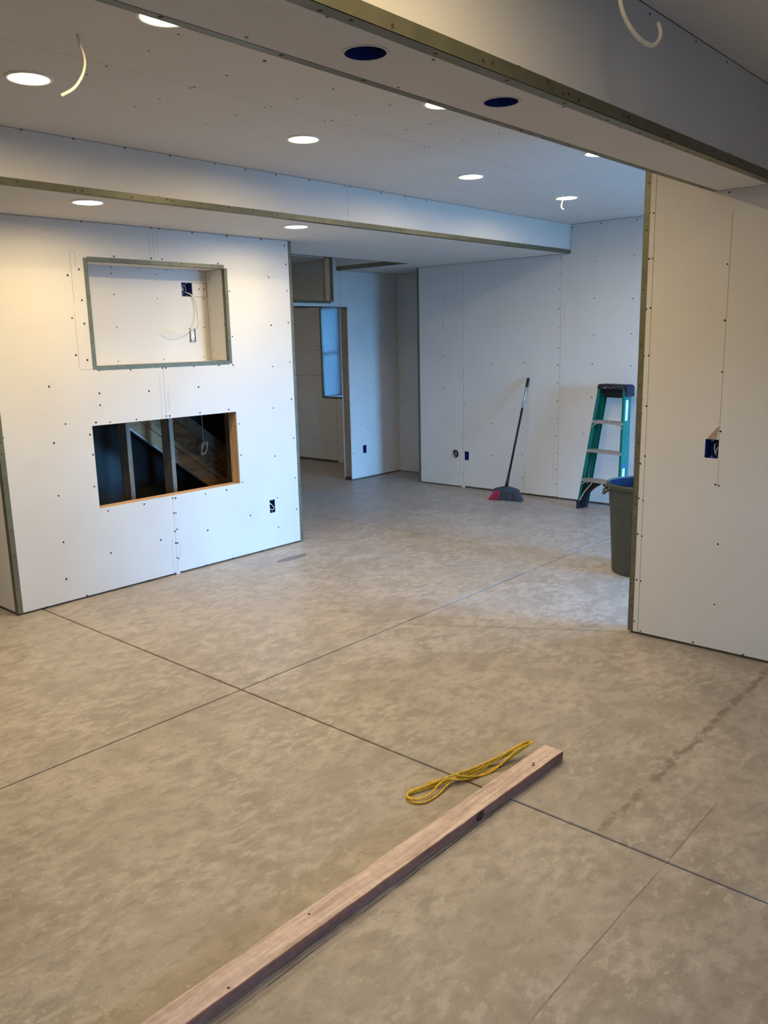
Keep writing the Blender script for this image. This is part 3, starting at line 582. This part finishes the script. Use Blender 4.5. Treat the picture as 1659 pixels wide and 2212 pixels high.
# ================================================================== behind the fireplace opening
sf = empty('stud_wall', (3.3, 5.5, 0)); tag(sf, 'rough pine studs standing inside the dark framed opening of the white wall', 'stud wall')
for x_ in (2.62, 3.325, 3.70, 4.32):
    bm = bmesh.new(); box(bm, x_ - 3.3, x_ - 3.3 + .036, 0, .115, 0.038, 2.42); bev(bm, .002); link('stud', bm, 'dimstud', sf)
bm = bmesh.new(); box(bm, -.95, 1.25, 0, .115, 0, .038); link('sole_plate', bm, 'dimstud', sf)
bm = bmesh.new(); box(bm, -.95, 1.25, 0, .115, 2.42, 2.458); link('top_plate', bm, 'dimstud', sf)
st = empty('stair_stringer', (3.85, 5.75, 0.0)); tag(st, 'underside of a staircase sloping down behind the studs in the dark opening', 'stairs')
ang = math.atan(0.767)
def slope_box(l0, l1, t0, t1, y0, y1, mat, name, nb=.002):
    bm = bmesh.new(); box(bm, l0, l1, y0, y1, t0, t1)
    if nb: bev(bm, nb)
    bmesh.ops.transform(bm, matrix=Matrix.Translation((0, 0, 0.768)) @ Matrix.Rotation(ang, 4, 'Y'), verts=bm.verts)
    return link(name, bm, mat, st)
slope_box(-1.2, 0.85, 0.012, 0.105, 0, .038, 'stringer', 'stringer_board')
slope_box(-1.2, 0.85, 0.107, 0.145, -.01, .028, 'stringer', 'ledger_strip')
slope_box(-1.2, 0.85, 0.145, 0.30, .04, .052, 'osb', 'sheathing_panel')
slope_box(-1.2, 0.85, 0.295, 0.385, 0, .038, 'dimstud', 'upper_rail')
slope_box(-1.2, 0.85, 0.0, 0.011, -.012, .03, 'alu', 'edge_strip')
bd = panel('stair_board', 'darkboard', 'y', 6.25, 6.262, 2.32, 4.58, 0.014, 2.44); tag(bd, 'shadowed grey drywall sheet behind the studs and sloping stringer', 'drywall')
bm = bmesh.new()
for k in range(4): tube(bm, [(0.028 * math.cos(t_ * math.pi / 8) * (1 + .1 * k), -0.003 * k, 0.052 * math.sin(t_ * math.pi / 8 + k * .3)) for t_ in range(17)], 0.003, 6, False)
tube(bm, [(0, 0, .05), (.01, .02, .3), (0, .02, 1.55)], .003, 6)
wc = link('wire_coil', bm, 'cream', loc=(4.088, 5.60, 0.835), smooth=True); tag(wc, 'small coil of pale cable hanging in the dark opening beside the stairs', 'cable')

# ================================================================== downlights
def downlight(x, y, z, label, group, lamp=1.0, tail=False):
    t_ = empty('recessed_light', (x, y, z)); tag(t_, label, 'ceiling light', group)
    bm = bmesh.new(); lathe(bm, [(0.078, -0.001), (0.079, -0.006), (0.087, -0.007), (0.093, -0.003), (0.093, 0.0)], 40); link('trim_ring', bm, 'white', t_, smooth=True)
    bm = bmesh.new(); rg = lathe(bm, [(0.0785, -0.001), (0.06, -0.0035), (0.02, -0.0045), (0.004, -0.0047)], 32); bm.faces.new(rg[-1]); link('lens', bm, 'lens', t_, smooth=True)
    l = bpy.data.lights.new('lamp', 'AREA'); l.shape = 'DISK'; l.size = 0.125; l.energy = LAMP_W * lamp; l.color = WARM; l.spread = R(175)
    o = bpy.data.objects.new('lamp', l); COL.objects.link(o); o.parent = t_; o.location = (0, 0, -0.009)
    return t_
GH = 'lit downlights in the high ceiling'
downlight(1.768, 3.416, ZH, 'lit round downlight at far left of the high ceiling beside the short dangling cable', GH)
downlight(1.779, 2.497, ZH, 'lit round downlight at upper left half hidden behind the near beam edge', GH)
downlight(3.268, 3.422, ZH, 'lit round downlight in the middle of the high ceiling', GH)
downlight(4.806, 3.433, ZH, 'lit round downlight second from the right in the far row of the high ceiling', GH)
dl = downlight(6.096, 3.438, ZH, 'lit round downlight nearest the far corner with a thin wire hanging below it', GH)
downlight(3.263, 2.489, ZH, 'small sliver of lit downlight peeking past the beam edge above the ceiling seam', GH)
downlight(4.785, 2.489, ZH, 'small sliver of lit downlight peeking past the beam near the right partition', GH)
GL = 'lit downlights in the dropped ceiling'
downlight(2.560, 4.425, ZL, 'lit round downlight in the dropped ceiling above the niche at left', GL, 1.2)
downlight(4.144, 4.445, ZL, 'lit round downlight in the dropped ceiling near the corner of the fireplace wall', GL, 1.2)
downlight(1.00, 4.45, ZL, 'lit round downlight in the dropped ceiling further left outside the picture', GL, 2.2)
downlight(1.35, 0.62, ZH, 'lit round downlight of the near ceiling beside the beam, out of the picture', 'lit downlights in the near ceiling', NEAR_W)
downlight(5.9, 8.2, ZH, 'lit round downlight in the room beyond the doorway', 'lit downlights beyond the hall', 0.9)
for i, (x_, y_, r_) in enumerate(CH):
    t_ = empty('can_housing', (x_, y_, 2.35)); tag(t_, ('empty blue downlight housing in the beam, left one with ragged rim', 'empty blue downlight housing in the beam, right one nearer the partition')[i], 'light housing', 'unlit holes in the beam')
    bm = bmesh.new(); rg = lathe(bm, [(0.0515, 0.0), (0.0515, 0.105), (0.03, 0.108)], 36); bm.faces.new(rg[-1])
    rg2 = lathe(bm, [(0.0495, 0.0), (0.0495, 0.100)], 36); 
    link('can', bm, 'blue', t_, smooth=False)
    bm = bmesh.new(); n = 48; a_ = []; b_ = []; c_ = []
    for k in range(n):
        an = 2 * math.pi * k / n; ro = 0.0545 + random.uniform(0, .004); ri = 0.0505
        a_.append(bm.verts.new((ri * math.cos(an), ri * math.sin(an), -0.0015))); b_.append(bm.verts.new((ro * math.cos(an), ro * math.sin(an), -0.002))); c_.append(bm.verts.new((ro * math.cos(an), ro * math.sin(an), 0)))
    for k in range(n):
        k2 = (k + 1) % n; bm.faces.new((a_[k], a_[k2], b_[k2], b_[k])); bm.faces.new((b_[k], b_[k2], c_[k2], c_[k]))
    link('torn_rim', bm, 'board', t_, label='ragged white cut edge of the hole')
# dangling cables
def cable(name, pts, r, label, mat='cream', flat=None, parent=None):
    bm = bmesh.new(); o_ = Vector(pts[0]); tube(bm, [p - o_ for p in smooth_path(pts, 8)], r, 8, flat=flat); o = link(name, bm, mat, loc=o_, smooth=True); tag(o, label, 'cable'); return o
cable('dangling_cable', [(1.668, 2.85, 2.73), (1.674, 2.85, 2.70), (1.685, 2.85, 2.654), (1.673, 2.85, 2.607), (1.636, 2.85, 2.556), (1.582, 2.85, 2.52)], 0.0055, 'short white cable curving down from the high ceiling at upper left')
cable('dangling_cable', [(2.187, 1.1, 2.73), (2.187, 1.1, 2.578), (2.2, 1.1, 2.544), (2.213, 1.1, 2.515), (2.245, 1.1, 2.49), (2.299, 1.1, 2.47), (2.358, 1.1, 2.463), (2.406, 1.1, 2.466), (2.444, 1.1, 2.484), (2.46, 1.1, 2.509), (2.442, 1.1, 2.534)], 0.0058, 'white hooked cable hanging from the near ceiling at upper right', flat=1.0)
cable('dangling_cable', [(6.15, 3.50, 2.73), (6.16, 3.52, 2.69), (6.14, 3.50, 2.66), (6.09, 3.46, 2.645)], 0.004, 'thin white wire hanging beside the downlight nearest the far corner')

# ================================================================== electrical boxes
def ebox(name, w, h, loc, facing, label, wires, d=0.07, cat='electrical box', lt=False):
    """open-fronted plastic box, wires = list of paths in box space (x right, y into the wall, z up, metres)"""
    t_ = empty(name, loc, 0 if facing == 'y' else R(-90)); tag(t_, label, cat)
    bm = bmesh.new(); s = .0025
    box(bm, -w / 2, w / 2, d - s, d, -h / 2, h / 2)
    for a_ in ((-w / 2, -w / 2 + s, -h / 2, h / 2), (w / 2 - s, w / 2, -h / 2, h / 2), (-w / 2 + s, w / 2 - s, -h / 2, -h / 2 + s), (-w / 2 + s, w / 2 - s, h / 2 - s, h / 2)): box(bm, a_[0], a_[1], 0, d - s, a_[2], a_[3])
    link('box_shell', bm, 'bluelt' if lt else 'blue', t_)
    bm = bmesh.new()
    for z_ in (-h / 2 + .007, h / 2 - .007): box(bm, -.006, .006, 0.001, .02, z_ - .0045, z_ + .0045)
    bev(bm, .001); link('screw_boss', bm, 'bluelt', t_, kind='stuff')
    for p, mt, rr in wires:
        bm = bmesh.new(); tube(bm, smooth_path(p, 6), rr, 6); link('wire', bm, mt, t_, smooth=True)
    return t_
ebox('outlet_box', 0.056, 0.107, (4.3665, 5.109, 0.359), 'y', 'blue outlet box with a looped white wire low on the left fireplace wall',
     [([(-.02, .03, .03), (-.018, .01, .022), (0, .004, .008), (.018, .004, -.012), (.016, .004, -.026), (-.002, .006, -.03), (-.018, .02, -.012)], 'cream', .0028), ([(-.01, .03, .034), (-.012, .012, .026), (0, .006, .012)], 'cream', .0022)])
ebox('outlet_box', 0.061, 0.098, (7.430, 6.906, 0.3585), 'y', 'small blue outlet box low on the hall wall beside the doorway', [([(-.01, .05, .02), (0, .02, .0), (.012, .04, -.02)], 'black', .003)])
ebox('outlet_box', 0.059, 0.098, (7.561, 5.459, 0.368), 'x', 'dark outlet box low on the back wall right of the round vent', [([(-.012, .05, .02), (.0, .015, .012), (.012, .012, -.012), (.0, .03, -.03)], 'bluelt', .003)])
ebox('switch_box', 0.069, 0.097, (4.291, 1.549, 1.089), 'x', 'blue switch box with bare wires on the right partition wall under a torn patch',
     [([(.018, .05, .03), (.010, .015, .022), (.014, .006, -.01), (.022, .012, -.035)], 'alu', .003), ([(.0, .05, .04), (.006, .02, .01), (.018, .008, -.03)], 'black', .003), ([(.024, .05, .03), (.022, .015, .0), (.016, .006, -.028)], 'cream', .0022), ([(.012, .05, .04), (.026, .02, .02), (.028, .02, -.02)], 'black', .0035)])
ebox('double_box', 0.094, 0.100, (3.8305, 5.331, 2.0735), 'y', 'wide blue low voltage box with loose cables inside the upper wall niche',
     [([(-.03, .05, .0), (-.034, .02, .012), (-.018, .01, .034), (-.004, .008, .01), (-.006, .01, -.026)], 'alu', .0022), ([(-.036, .03, .02), (-.033, .012, .006), (-.026, .012, -.006)], 'cream', .004)])
# two long cables from the double box
cable('loose_cable', [(3.84, 5.36, 2.055), (3.862, 5.322, 2.03), (3.885, 5.30, 1.985), (3.895, 5.29, 1.93), (3.885, 5.285, 1.87), (3.85, 5.28, 1.81), (3.80, 5.275, 1.78), (3.74, 5.27, 1.762), (3.68, 5.27, 1.762), (3.625, 5.28, 1.775), (3.59, 5.29, 1.79)], .0032, 'long white cable curving left out of the double box in the wall niche')
cable('loose_cable', [(3.848, 5.36, 2.055), (3.872, 5.322, 2.03), (3.905, 5.305, 1.97), (3.918, 5.30, 1.90), (3.915, 5.305, 1.84), (3.895, 5.32, 1.79)], .0028, 'thin white cable dropping straight from the double box toward the receptacle')
# duplex receptacle
dp = empty('receptacle', (3.854, 5.330, 1.7385)); tag(dp, 'white receptacle with metal ears in the lower right of the wall niche', 'outlet')
bm = bmesh.new(); w, h, d, s = .056, .105, .05, .002
box(bm, -w / 2, w / 2, d - s, d, -h / 2, h / 2)
for a_ in ((-w / 2, -w / 2 + s, -h / 2, h / 2), (w / 2 - s, w / 2, -h / 2, h / 2), (-w / 2 + s, w / 2 - s, -h / 2, -h / 2 + s), (-w / 2 + s, w / 2 - s, h / 2 - s, h / 2)): box(bm, a_[0], a_[1], 0.001, d - s, a_[2], a_[3])
link('box_shell', bm, 'black', dp)
bm = bmesh.new(); box(bm, -.0165, .0165, -.006, .02, -.034, .034); bev(bm, .003, 2); link('receptacle_face', bm, 'white', dp)
bm = bmesh.new()
for s_ in (1, -1):
    box(bm, -.012, .012, -.003, -.001, s_ * .044 - .011, s_ * .044 + .011); box(bm, -.021, -.013, -.003, -.001, s_ * .046 - .006, s_ * .046 + .006); box(bm, .013, .021, -.003, -.001, s_ * .046 - .006, s_ * .046 + .006)
link('metal_ear', bm, 'alu', dp, kind='stuff')
bm = bmesh.new()
for z_ in (.018, -.018):
    for x_ in (-.006, .006): box(bm, x_ - .0012, x_ + .0012, -.0066, -.0058, z_ - .004, z_ + .004)
link('slots', bm, 'black', dp, kind='stuff')
# round vent
rv = empty('round_vent', (7.560, 5.616, 0.381), R(-90)); tag(rv, 'round dark pipe stub with pale rim low on the back wall', 'vent')
def ring_y(prof, n=36):
    bm = bmesh.new(); rings = [[bm.verts.new((r_ * math.cos(2 * math.pi * k / n), y, r_ * math.sin(2 * math.pi * k / n))) for k in range(n)] for r_, y in prof]
    for i in range(len(rings) - 1):
        for k in range(n): bm.faces.new((rings[i][k], rings[i][(k + 1) % n], rings[i + 1][(k + 1) % n], rings[i + 1][k]))
    return bm, rings
bm, rg = ring_y([(.049, .0), (.049, -.004), (.043, -.005), (.041, .0), (.041, .06)]); link('pipe_rim', bm, 'alu', rv, smooth=True)
bm, rg = ring_y([(.0405, .03), (.02, .028), (.0, .028)]); bmesh.ops.remove_doubles(bm, verts=bm.verts, dist=1e-5); link('pipe_plug', bm, 'black', rv)
bm = bmesh.new(); tube(bm, [(-.004, .01, .02), (.004, .004, .018), (.004, .004, -.018)], .004, 6); link('wire', bm, 'cream', rv)

# ================================================================== step ladder
ld = empty('step_ladder', (7.20, 3.66, 0), R(-12)); tag(ld, 'green fibreglass step ladder with black top cap leaning folded against the back wall', 'ladder')
LEAN = 0.16
def railpt(s, z, off=0.0): return Vector((LEAN * z / 1.2 + off, s * (0.255 - 0.100 * z / 1.2), z))
def rail(s, x0, x1, th, z0, z1, mat, name, shift=0.0, inset=0.0):
    """C channel rail; s=+1 left side; web outside, two flanges turned inward"""
    bm = bmesh.new(); fl = 0.026; w_ = 0.004
    for (xa, xb, ya, yb) in ((x0, x1, -w_, 0), (x0, x0 + w_, -fl, -w_), (x1 - w_, x1, -fl, -w_)):
        V_ = []
        for z in (z0, z1):
            c = railpt(s, z, shift * (1 - z / 1.2)); 
            for x_, y_ in ((xa, ya), (xb, ya), (xb, yb), (xa, yb)): V_.append(bm.verts.new((c.x + x_, c.y + s * (y_ - inset), z)))
        for q in ((3, 2, 1, 0), (4, 5, 6, 7), (0, 1, 5, 4), (1, 2, 6, 5), (2, 3, 7, 6), (3, 0, 4, 7)): bm.faces.new([V_[i] for i in q])
    return link(name, bm, mat, ld)
for s in (1, -1):
    rail(s, 0, 0.066, .004, 0.03, 1.175, 'tealrail', 'front_rail')
    rail(s, 0.072, 0.112, .004, 0.03, 1.175, 'tealrail', 'rear_rail', 0.02, 0.012)
    bm = bmesh.new(); c = railpt(s, 0.03)
    for (xa, xb, sh) in ((-.004, .070, 0), (.086, .140, 0)):
        box(bm, xa, xb, c.y - s * .032 if s > 0 else c.y - .004, c.y + .004 if s > 0 else c.y + .032, 0, .085)
    bev(bm, .004); link('foot', bm, 'capblack', ld)
for k, z in enumerate((0.30, 0.585, 0.865)):
    a_ = railpt(1, z); hw = a_.y - .004; bm = bmesh.new()
    box(bm, a_.x - .006, a_.x + .078, -hw, hw, z - .003, z); box(bm, a_.x - .008, a_.x - .003, -hw, hw, z - .026, z); box(bm, a_.x + .074, a_.x + .078, -hw, hw, z - .026, z)
    for j in range(6): box(bm, a_.x + .004 + j * .012, a_.x + .008 + j * .012, -hw, hw, z, z + .0015)
    stp = link('step', bm, 'alu', ld)
    if k == 2 or k == 0:
        for s in (1, -1):
            bm = bmesh.new(); y0 = s * (hw - .008); y1 = s * (hw - .065)
            tube(bm, [(a_.x - .004, y0 + s * .009, z - .062), (a_.x - .004, (y0 + y1) / 2, z - .034), (a_.x - .004, y1, z - .026)], .006, 6); link('step_brace', bm, 'alu', ld)
# black gusset from each foot up under the bottom step
for s in (1, -1):
    bm = bmesh.new(); prof = [(0.246, .02), (0.206, .02), (0.198, .085), (0.170, .14), (0.105, .205), (0.020, .262), (0.020, .285), (0.13, .285), (0.215, .20), (0.235, .14)]
    A = [bm.verts.new((.012 + LEAN * z / 1.2, s * y, z)) for y, z in prof]; B_ = [bm.verts.new((.055 + LEAN * z / 1.2, s * y, z)) for y, z in prof]
    bm.faces.new(A); bm.faces.new(B_)
    for k in range(len(prof)): bm.faces.new((A[k], A[(k + 1) % len(prof)], B_[(k + 1) % len(prof)], B_[k]))
    link('foot_gusset', bm, 'black', ld)
    bm = bmesh.new(); tube(bm, [(.012, s * .222, .085), (.018, s * .18, .165), (.03, s * .095, .268)], .007, 6); link('gusset_brace', bm, 'alu', ld)

bm = bmesh.new(); box(bm, .148, .283, -.168, .168, 1.165, 1.21)
for v_ in bm.verts:
    if v_.co.z > 1.2: v_.co.y *= .94; v_.co.x = .215 + (v_.co.x - .215) * .94
bev(bm, .006, 2)
cap = link('top_cap', bm, 'capblack', ld)
bm = bmesh.new(); box(bm, .190, .272, -.128, .128, 1.085, 1.166); bev(bm, .004); link('cap_body', bm, 'black', ld)
bm = bmesh.new(); box(bm, .155, .28, -.176, -.162, 1.10, 1.20); bev(bm, .006, 2); link('cap_ear', bm, 'capblack', ld)
for i in range(22):
    pass
bm = bmesh.new()
for i in range(13):
    y = random.uniform(-.15, .15); z = random.uniform(1.172, 1.195); r_ = random.uniform(.002, .005); x_ = 0.1485 + (z - 1.165) * .09
    box(bm, x_ - .0012, x_ + .001, y - r_, y + r_ * .8, z - r_ * .6, z + r_ * .6)
link('paint_spatter', bm, 'spot', ld, kind='stuff')
def sticker(z0, z1, x0, x1, mat, s=-1):
    bm = bmesh.new(); V_ = []
    for z in (z0, z1):
        c = railpt(s, z)
        for x_ in (x0, x1):
            for o_ in (0.0005, .0015): V_.append((c.x + x_, c.y + s * o_, z))
    v8 = [bm.verts.new(p) for p in V_]
    for q in ((0, 1, 3, 2), (4, 6, 7, 5), (0, 4, 5, 1), (2, 3, 7, 6), (0, 2, 6, 4), (1, 5, 7, 3)): bm.faces.new([v8[i] for i in q])
    return link('label_sticker', bm, mat, ld)
sticker(.88, 1.07, .022, .058, 'label'); sticker(.33, .44, .02, .055, 'label'); sticker(.44, .475, .02, .055, 'labelblue')

# ================================================================== broom
br = empty('broom', (7.20, 4.69, 0), R(15)); tag(br, 'angled push broom with charcoal and red bristles leaning on the back wall', 'broom')
inv = Matrix.Rotation(R(-15), 3, 'Z')
top = inv @ Vector((7.543 - 7.20, 4.655 - 4.69, 1.25)); bot = Vector((0, 0, .150)); d = (top - bot)
def at(t_): return bot + d * t_
bm = bmesh.new(); tube(bm, [at(.09), at(.93)], .0115, 14); link('handle', bm, 'black', br, smooth=True)
bm = bmesh.new(); tube(bm, [at(.72), at(.915)], .0119, 14); link('handle_sleeve', bm, 'alu', br, smooth=True, label='shiny pale sleeve on upper handle')  # pale tube standing in for the highlight on the black handle
bm = bmesh.new(); tube(bm, [at(.915), at(.92), at(.985), at(.995), at(1.0)], [.0125, .0145, .0145, .012, .006], 14); link('grip', bm, 'black', br, smooth=True)
bm = bmesh.new(); tube(bm, [at(-.02), at(.05), at(.12), at(.125)], [.022, .016, .0145, .012], 14); link('socket', bm, 'black', br, smooth=True)
# cap: trapezoid shell, highest at the socket
bm = bmesh.new(); N_ = 12; top_r = []; rows = []
for i in range(N_ + 1):
    y = -.135 + .27 * i / N_; e = abs(y) / .135; zt = .150 - .030 * e ** 1.6; th = .034 - .010 * e
    rows.append([bm.verts.new((x_, y, z)) for x_, z in ((-th, .098), (-th, zt - .012), (-th * .5, zt), (th * .5, zt), (th, zt - .012), (th, .098))])
for i in range(N_):
    for k in range(5): bm.faces.new((rows[i][k], rows[i][k + 1], rows[i + 1][k + 1], rows[i + 1][k]))
    bm.faces.new((rows[i][5], rows[i][0], rows[i + 1][0], rows[i + 1][5]))
bm.faces.new(rows[0]); bm.faces.new(rows[-1][::-1])
link('broom_cap', bm, 'bristle', br)
for nm, y0, y1, mat in (('bristles', -.13, .055, 'bristle'), ('red_bristles', .058, .13, 'red')):
    bm = bmesh.new()
    for i in range(260 if nm[0] == 'b' else 110):
        y = random.uniform(y0, y1); x_ = random.uniform(-.026, .026); yb = y * 1.32 + random.uniform(-.004, .004) + (0.02 if nm[0] == 'r' else 0) * (y - y0) / .07; xb = x_ * 1.3 - .004; r_ = .0045
        a_ = [bm.verts.new((x_ + r_ * c, y + r_ * s_, .10)) for c, s_ in ((1, 1), (-1, 1), (-1, -1), (1, -1))]; b_ = [bm.verts.new((xb + r_ * .9 * c, yb + r_ * .9 * s_, random.uniform(.001, .008))) for c, s_ in ((1, 1), (-1, 1), (-1, -1), (1, -1))]
        for k in range(4): bm.faces.new((a_[k], a_[(k + 1) % 4], b_[(k + 1) % 4], b_[k]))
        bm.faces.new(b_)
    v8 = [bm.verts.new(p) for p in ((-.022, y0 * 1.0, .10), (-.022, y1, .10), (.022, y0, .10), (.022, y1, .10), (-.028, y0 * 1.28, .012), (-.028, y1 * 1.28, .012), (.026, y0 * 1.28, .012), (.026, y1 * 1.28, .012))]
    for q in ((0, 1, 3, 2), (4, 6, 7, 5), (0, 4, 5, 1), (2, 3, 7, 6), (0, 2, 6, 4), (1, 5, 7, 3)): bm.faces.new([v8[i] for i in q])
    link(nm, bm, mat, br, kind='stuff')

# ================================================================== rubbish bin
bn = empty('trash_can', (5.54, 2.44, 0)); tag(bn, 'tall olive grey round plastic bin with blue inside beside the right partition', 'trash can')
bm = bmesh.new(); H_ = .650
rg = lathe(bm, [(.205, 0.0), (.218, 0.004), (.2205, .03), (.246, .46), (.246, .463), (.2495, .466), (.258, .60), (.258, .612), (.272, .614), (.275, .625), (.275, .640), (.271, .650), (.264, .650), (.260, .640)], 64); bm.faces.new(rg[0]); link('bin_shell', bm, 'bin', bn, smooth=False)
bm = bmesh.new(); rg = lathe(bm, [(.2605, .642), (.252, .60), (.214, .03), (.20, .012)], 64); bm.faces.new(rg[-1]); link('bin_inside', bm, 'binblue', bn, smooth=True)
for s in (0, 1):
    an0 = R(128) + s * math.pi; bm = bmesh.new()
    P = []
    for k in range(9):
        t_ = k / 8; an = an0 + (t_ - .5) * .42; rr = .268 + .032 * math.sin(math.pi * t_) ** .6; z = .618 - .045 * math.sin(math.pi * t_)
        P.append((rr * math.cos(an), rr * math.sin(an), z))
    tube(bm, P, .009, 8); hd = link('bin_handle', bm, 'bin', bn, smooth=True)
# ================================================================== lumber and cord
lb = empty('lumber_board', (1.55, 1.580, 0), R(-0.9)); tag(lb, 'long weathered two by four lying on the concrete floor in the foreground', 'lumber')
bm = bmesh.new(); n = 60; rows = []
Lx0, Lx1 = -1.45, 1.205
for i in range(n + 1):
    x_ = Lx0 + (Lx1 - Lx0) * i / n; w = .0455 + .0008 * math.sin(i * 1.7); j = lambda: random.uniform(-.0007, .0007); r_ = .003
    e = 0
    rows.append([bm.verts.new((x_ + (random.uniform(-.004, .004) if i == n else 0), y + j(), z + j() * .5)) for y, z in ((-w + r_, 0.0006), (-w, r_), (-w, .038 - r_), (-w + r_, .038), (-w * .3, .0382), (w * .3, .0382), (w - r_, .038), (w, .038 - r_), (w, r_), (w - r_, 0.0006))])
K = len(rows[0])
for i in range(n):
    for k in range(K):
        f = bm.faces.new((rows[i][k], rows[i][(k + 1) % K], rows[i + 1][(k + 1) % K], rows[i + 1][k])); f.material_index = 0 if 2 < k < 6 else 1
bm.faces.new(rows[0]).material_index = 1; bm.faces.new(rows[-1]).material_index = 1
link('board_body', bm, ['lumber', 'lumber_raw'], lb)
def knot(x_, y, z, ax, r_, s=1.0):
    bm = bmesh.new(); c = bm.verts.new((x_, y - (.002 if ax == 'y' else 0), z + (.0015 if ax == 'z' else 0))); rg = []
    for k in range(12):
        a_ = 2 * math.pi * k / 12; q = r_ * random.uniform(.85, 1.15)
        rg.append(bm.verts.new((x_ + q * math.cos(a_) * s, y + (q * math.sin(a_) if ax == 'z' else .0005), z + (q * math.sin(a_) if ax == 'y' else -.0005))))
    for k in range(12): bm.faces.new((c, rg[k], rg[(k + 1) % 12]))
    link('knot', bm, 'knot', lb)
knot(0.64, -.0462, .020, 'y', .016, 1.5); knot(1.035, -.012, .0385, 'z', .007, 1.0); knot(1.05, -.006, .0385, 'z', .005, 1.2); knot(-.12, .02, .0385, 'z', .004); knot(-.45, -.03, .0385, 'z', .004)
yc = empty('yellow_cord', (2.43, 1.70, 0)); tag(yc, 'bundle of thin yellow cord looped beside the end of the board', 'cord')
def cord(P, r_=.0042):
    bm = bmesh.new(); tube(bm, [p - Vector((2.43, 1.70, 0)) for p in smooth_path(P, 8)], r_, 7); link('cord_strand', bm, 'yellow', yc, smooth=True)
A0 = Vector((2.128, 1.800, 0)); A1 = Vector((2.725, 1.648, .048)); ax = (A1 - A0); axn = Vector((ax.x, ax.y, 0)).normalized(); pn = Vector((-axn.y, axn.x, 0))
def ap(t_, o, z=None):
    zz = z if z is not None else .0045 + max(0, (t_ - .72) / .28) * .044
    return Vector((A0.x + ax.x * t_, A0.y + ax.y * t_, zz)) + pn * o
cord([ap(1.0, .004), ap(.85, .012), ap(.6, .020), ap(.35, .004, .012), ap(.18, .026), ap(.04, .034), ap(0, .010), ap(.005, -.022), ap(.06, -.044), ap(.17, -.034), ap(.28, -.008, .010), ap(.42, .016, .018), ap(.65, .024), ap(.9, .010, .046), ap(1.0, .0)])
cord([ap(1.01, -.006), ap(.86, -.008), ap(.66, -.012), ap(.45, -.016), ap(.33, .002, .020), ap(.2, .034, .008), ap(.07, .046, .008), ap(.01, .022, .010), ap(.02, -.010, .012)])
cord([ap(.99, .006, .052), ap(.88, .004, .05), ap(.62, .006, .012), ap(.4, -.010, .012), ap(.28, .006, .026), ap(.15, -.016, .012), ap(.05, -.030, .013), ap(-.005, .0, .013), ap(.03, .030, .013), ap(.16, .030, .014), ap(.32, .010, .030), ap(.5, .010, .022), ap(.72, .016, .024), ap(.95, .004, .056)])
cord([ap(1.0, -.012, .05), ap(.84, -.018, .046), ap(.64, -.024, .006), ap(.5, -.020, .006), ap(.36, -.004, .036), ap(.48, .004, .030), ap(.7, .010, .03), ap(.92, -.004, .058)])
cord([ap(1.0, .012, .05), ap(.8, .020, .02), ap(.55, .026, .006), ap(.4, .014, .008), ap(.3, .02, .02), ap(.18, .040, .016)], .0036)
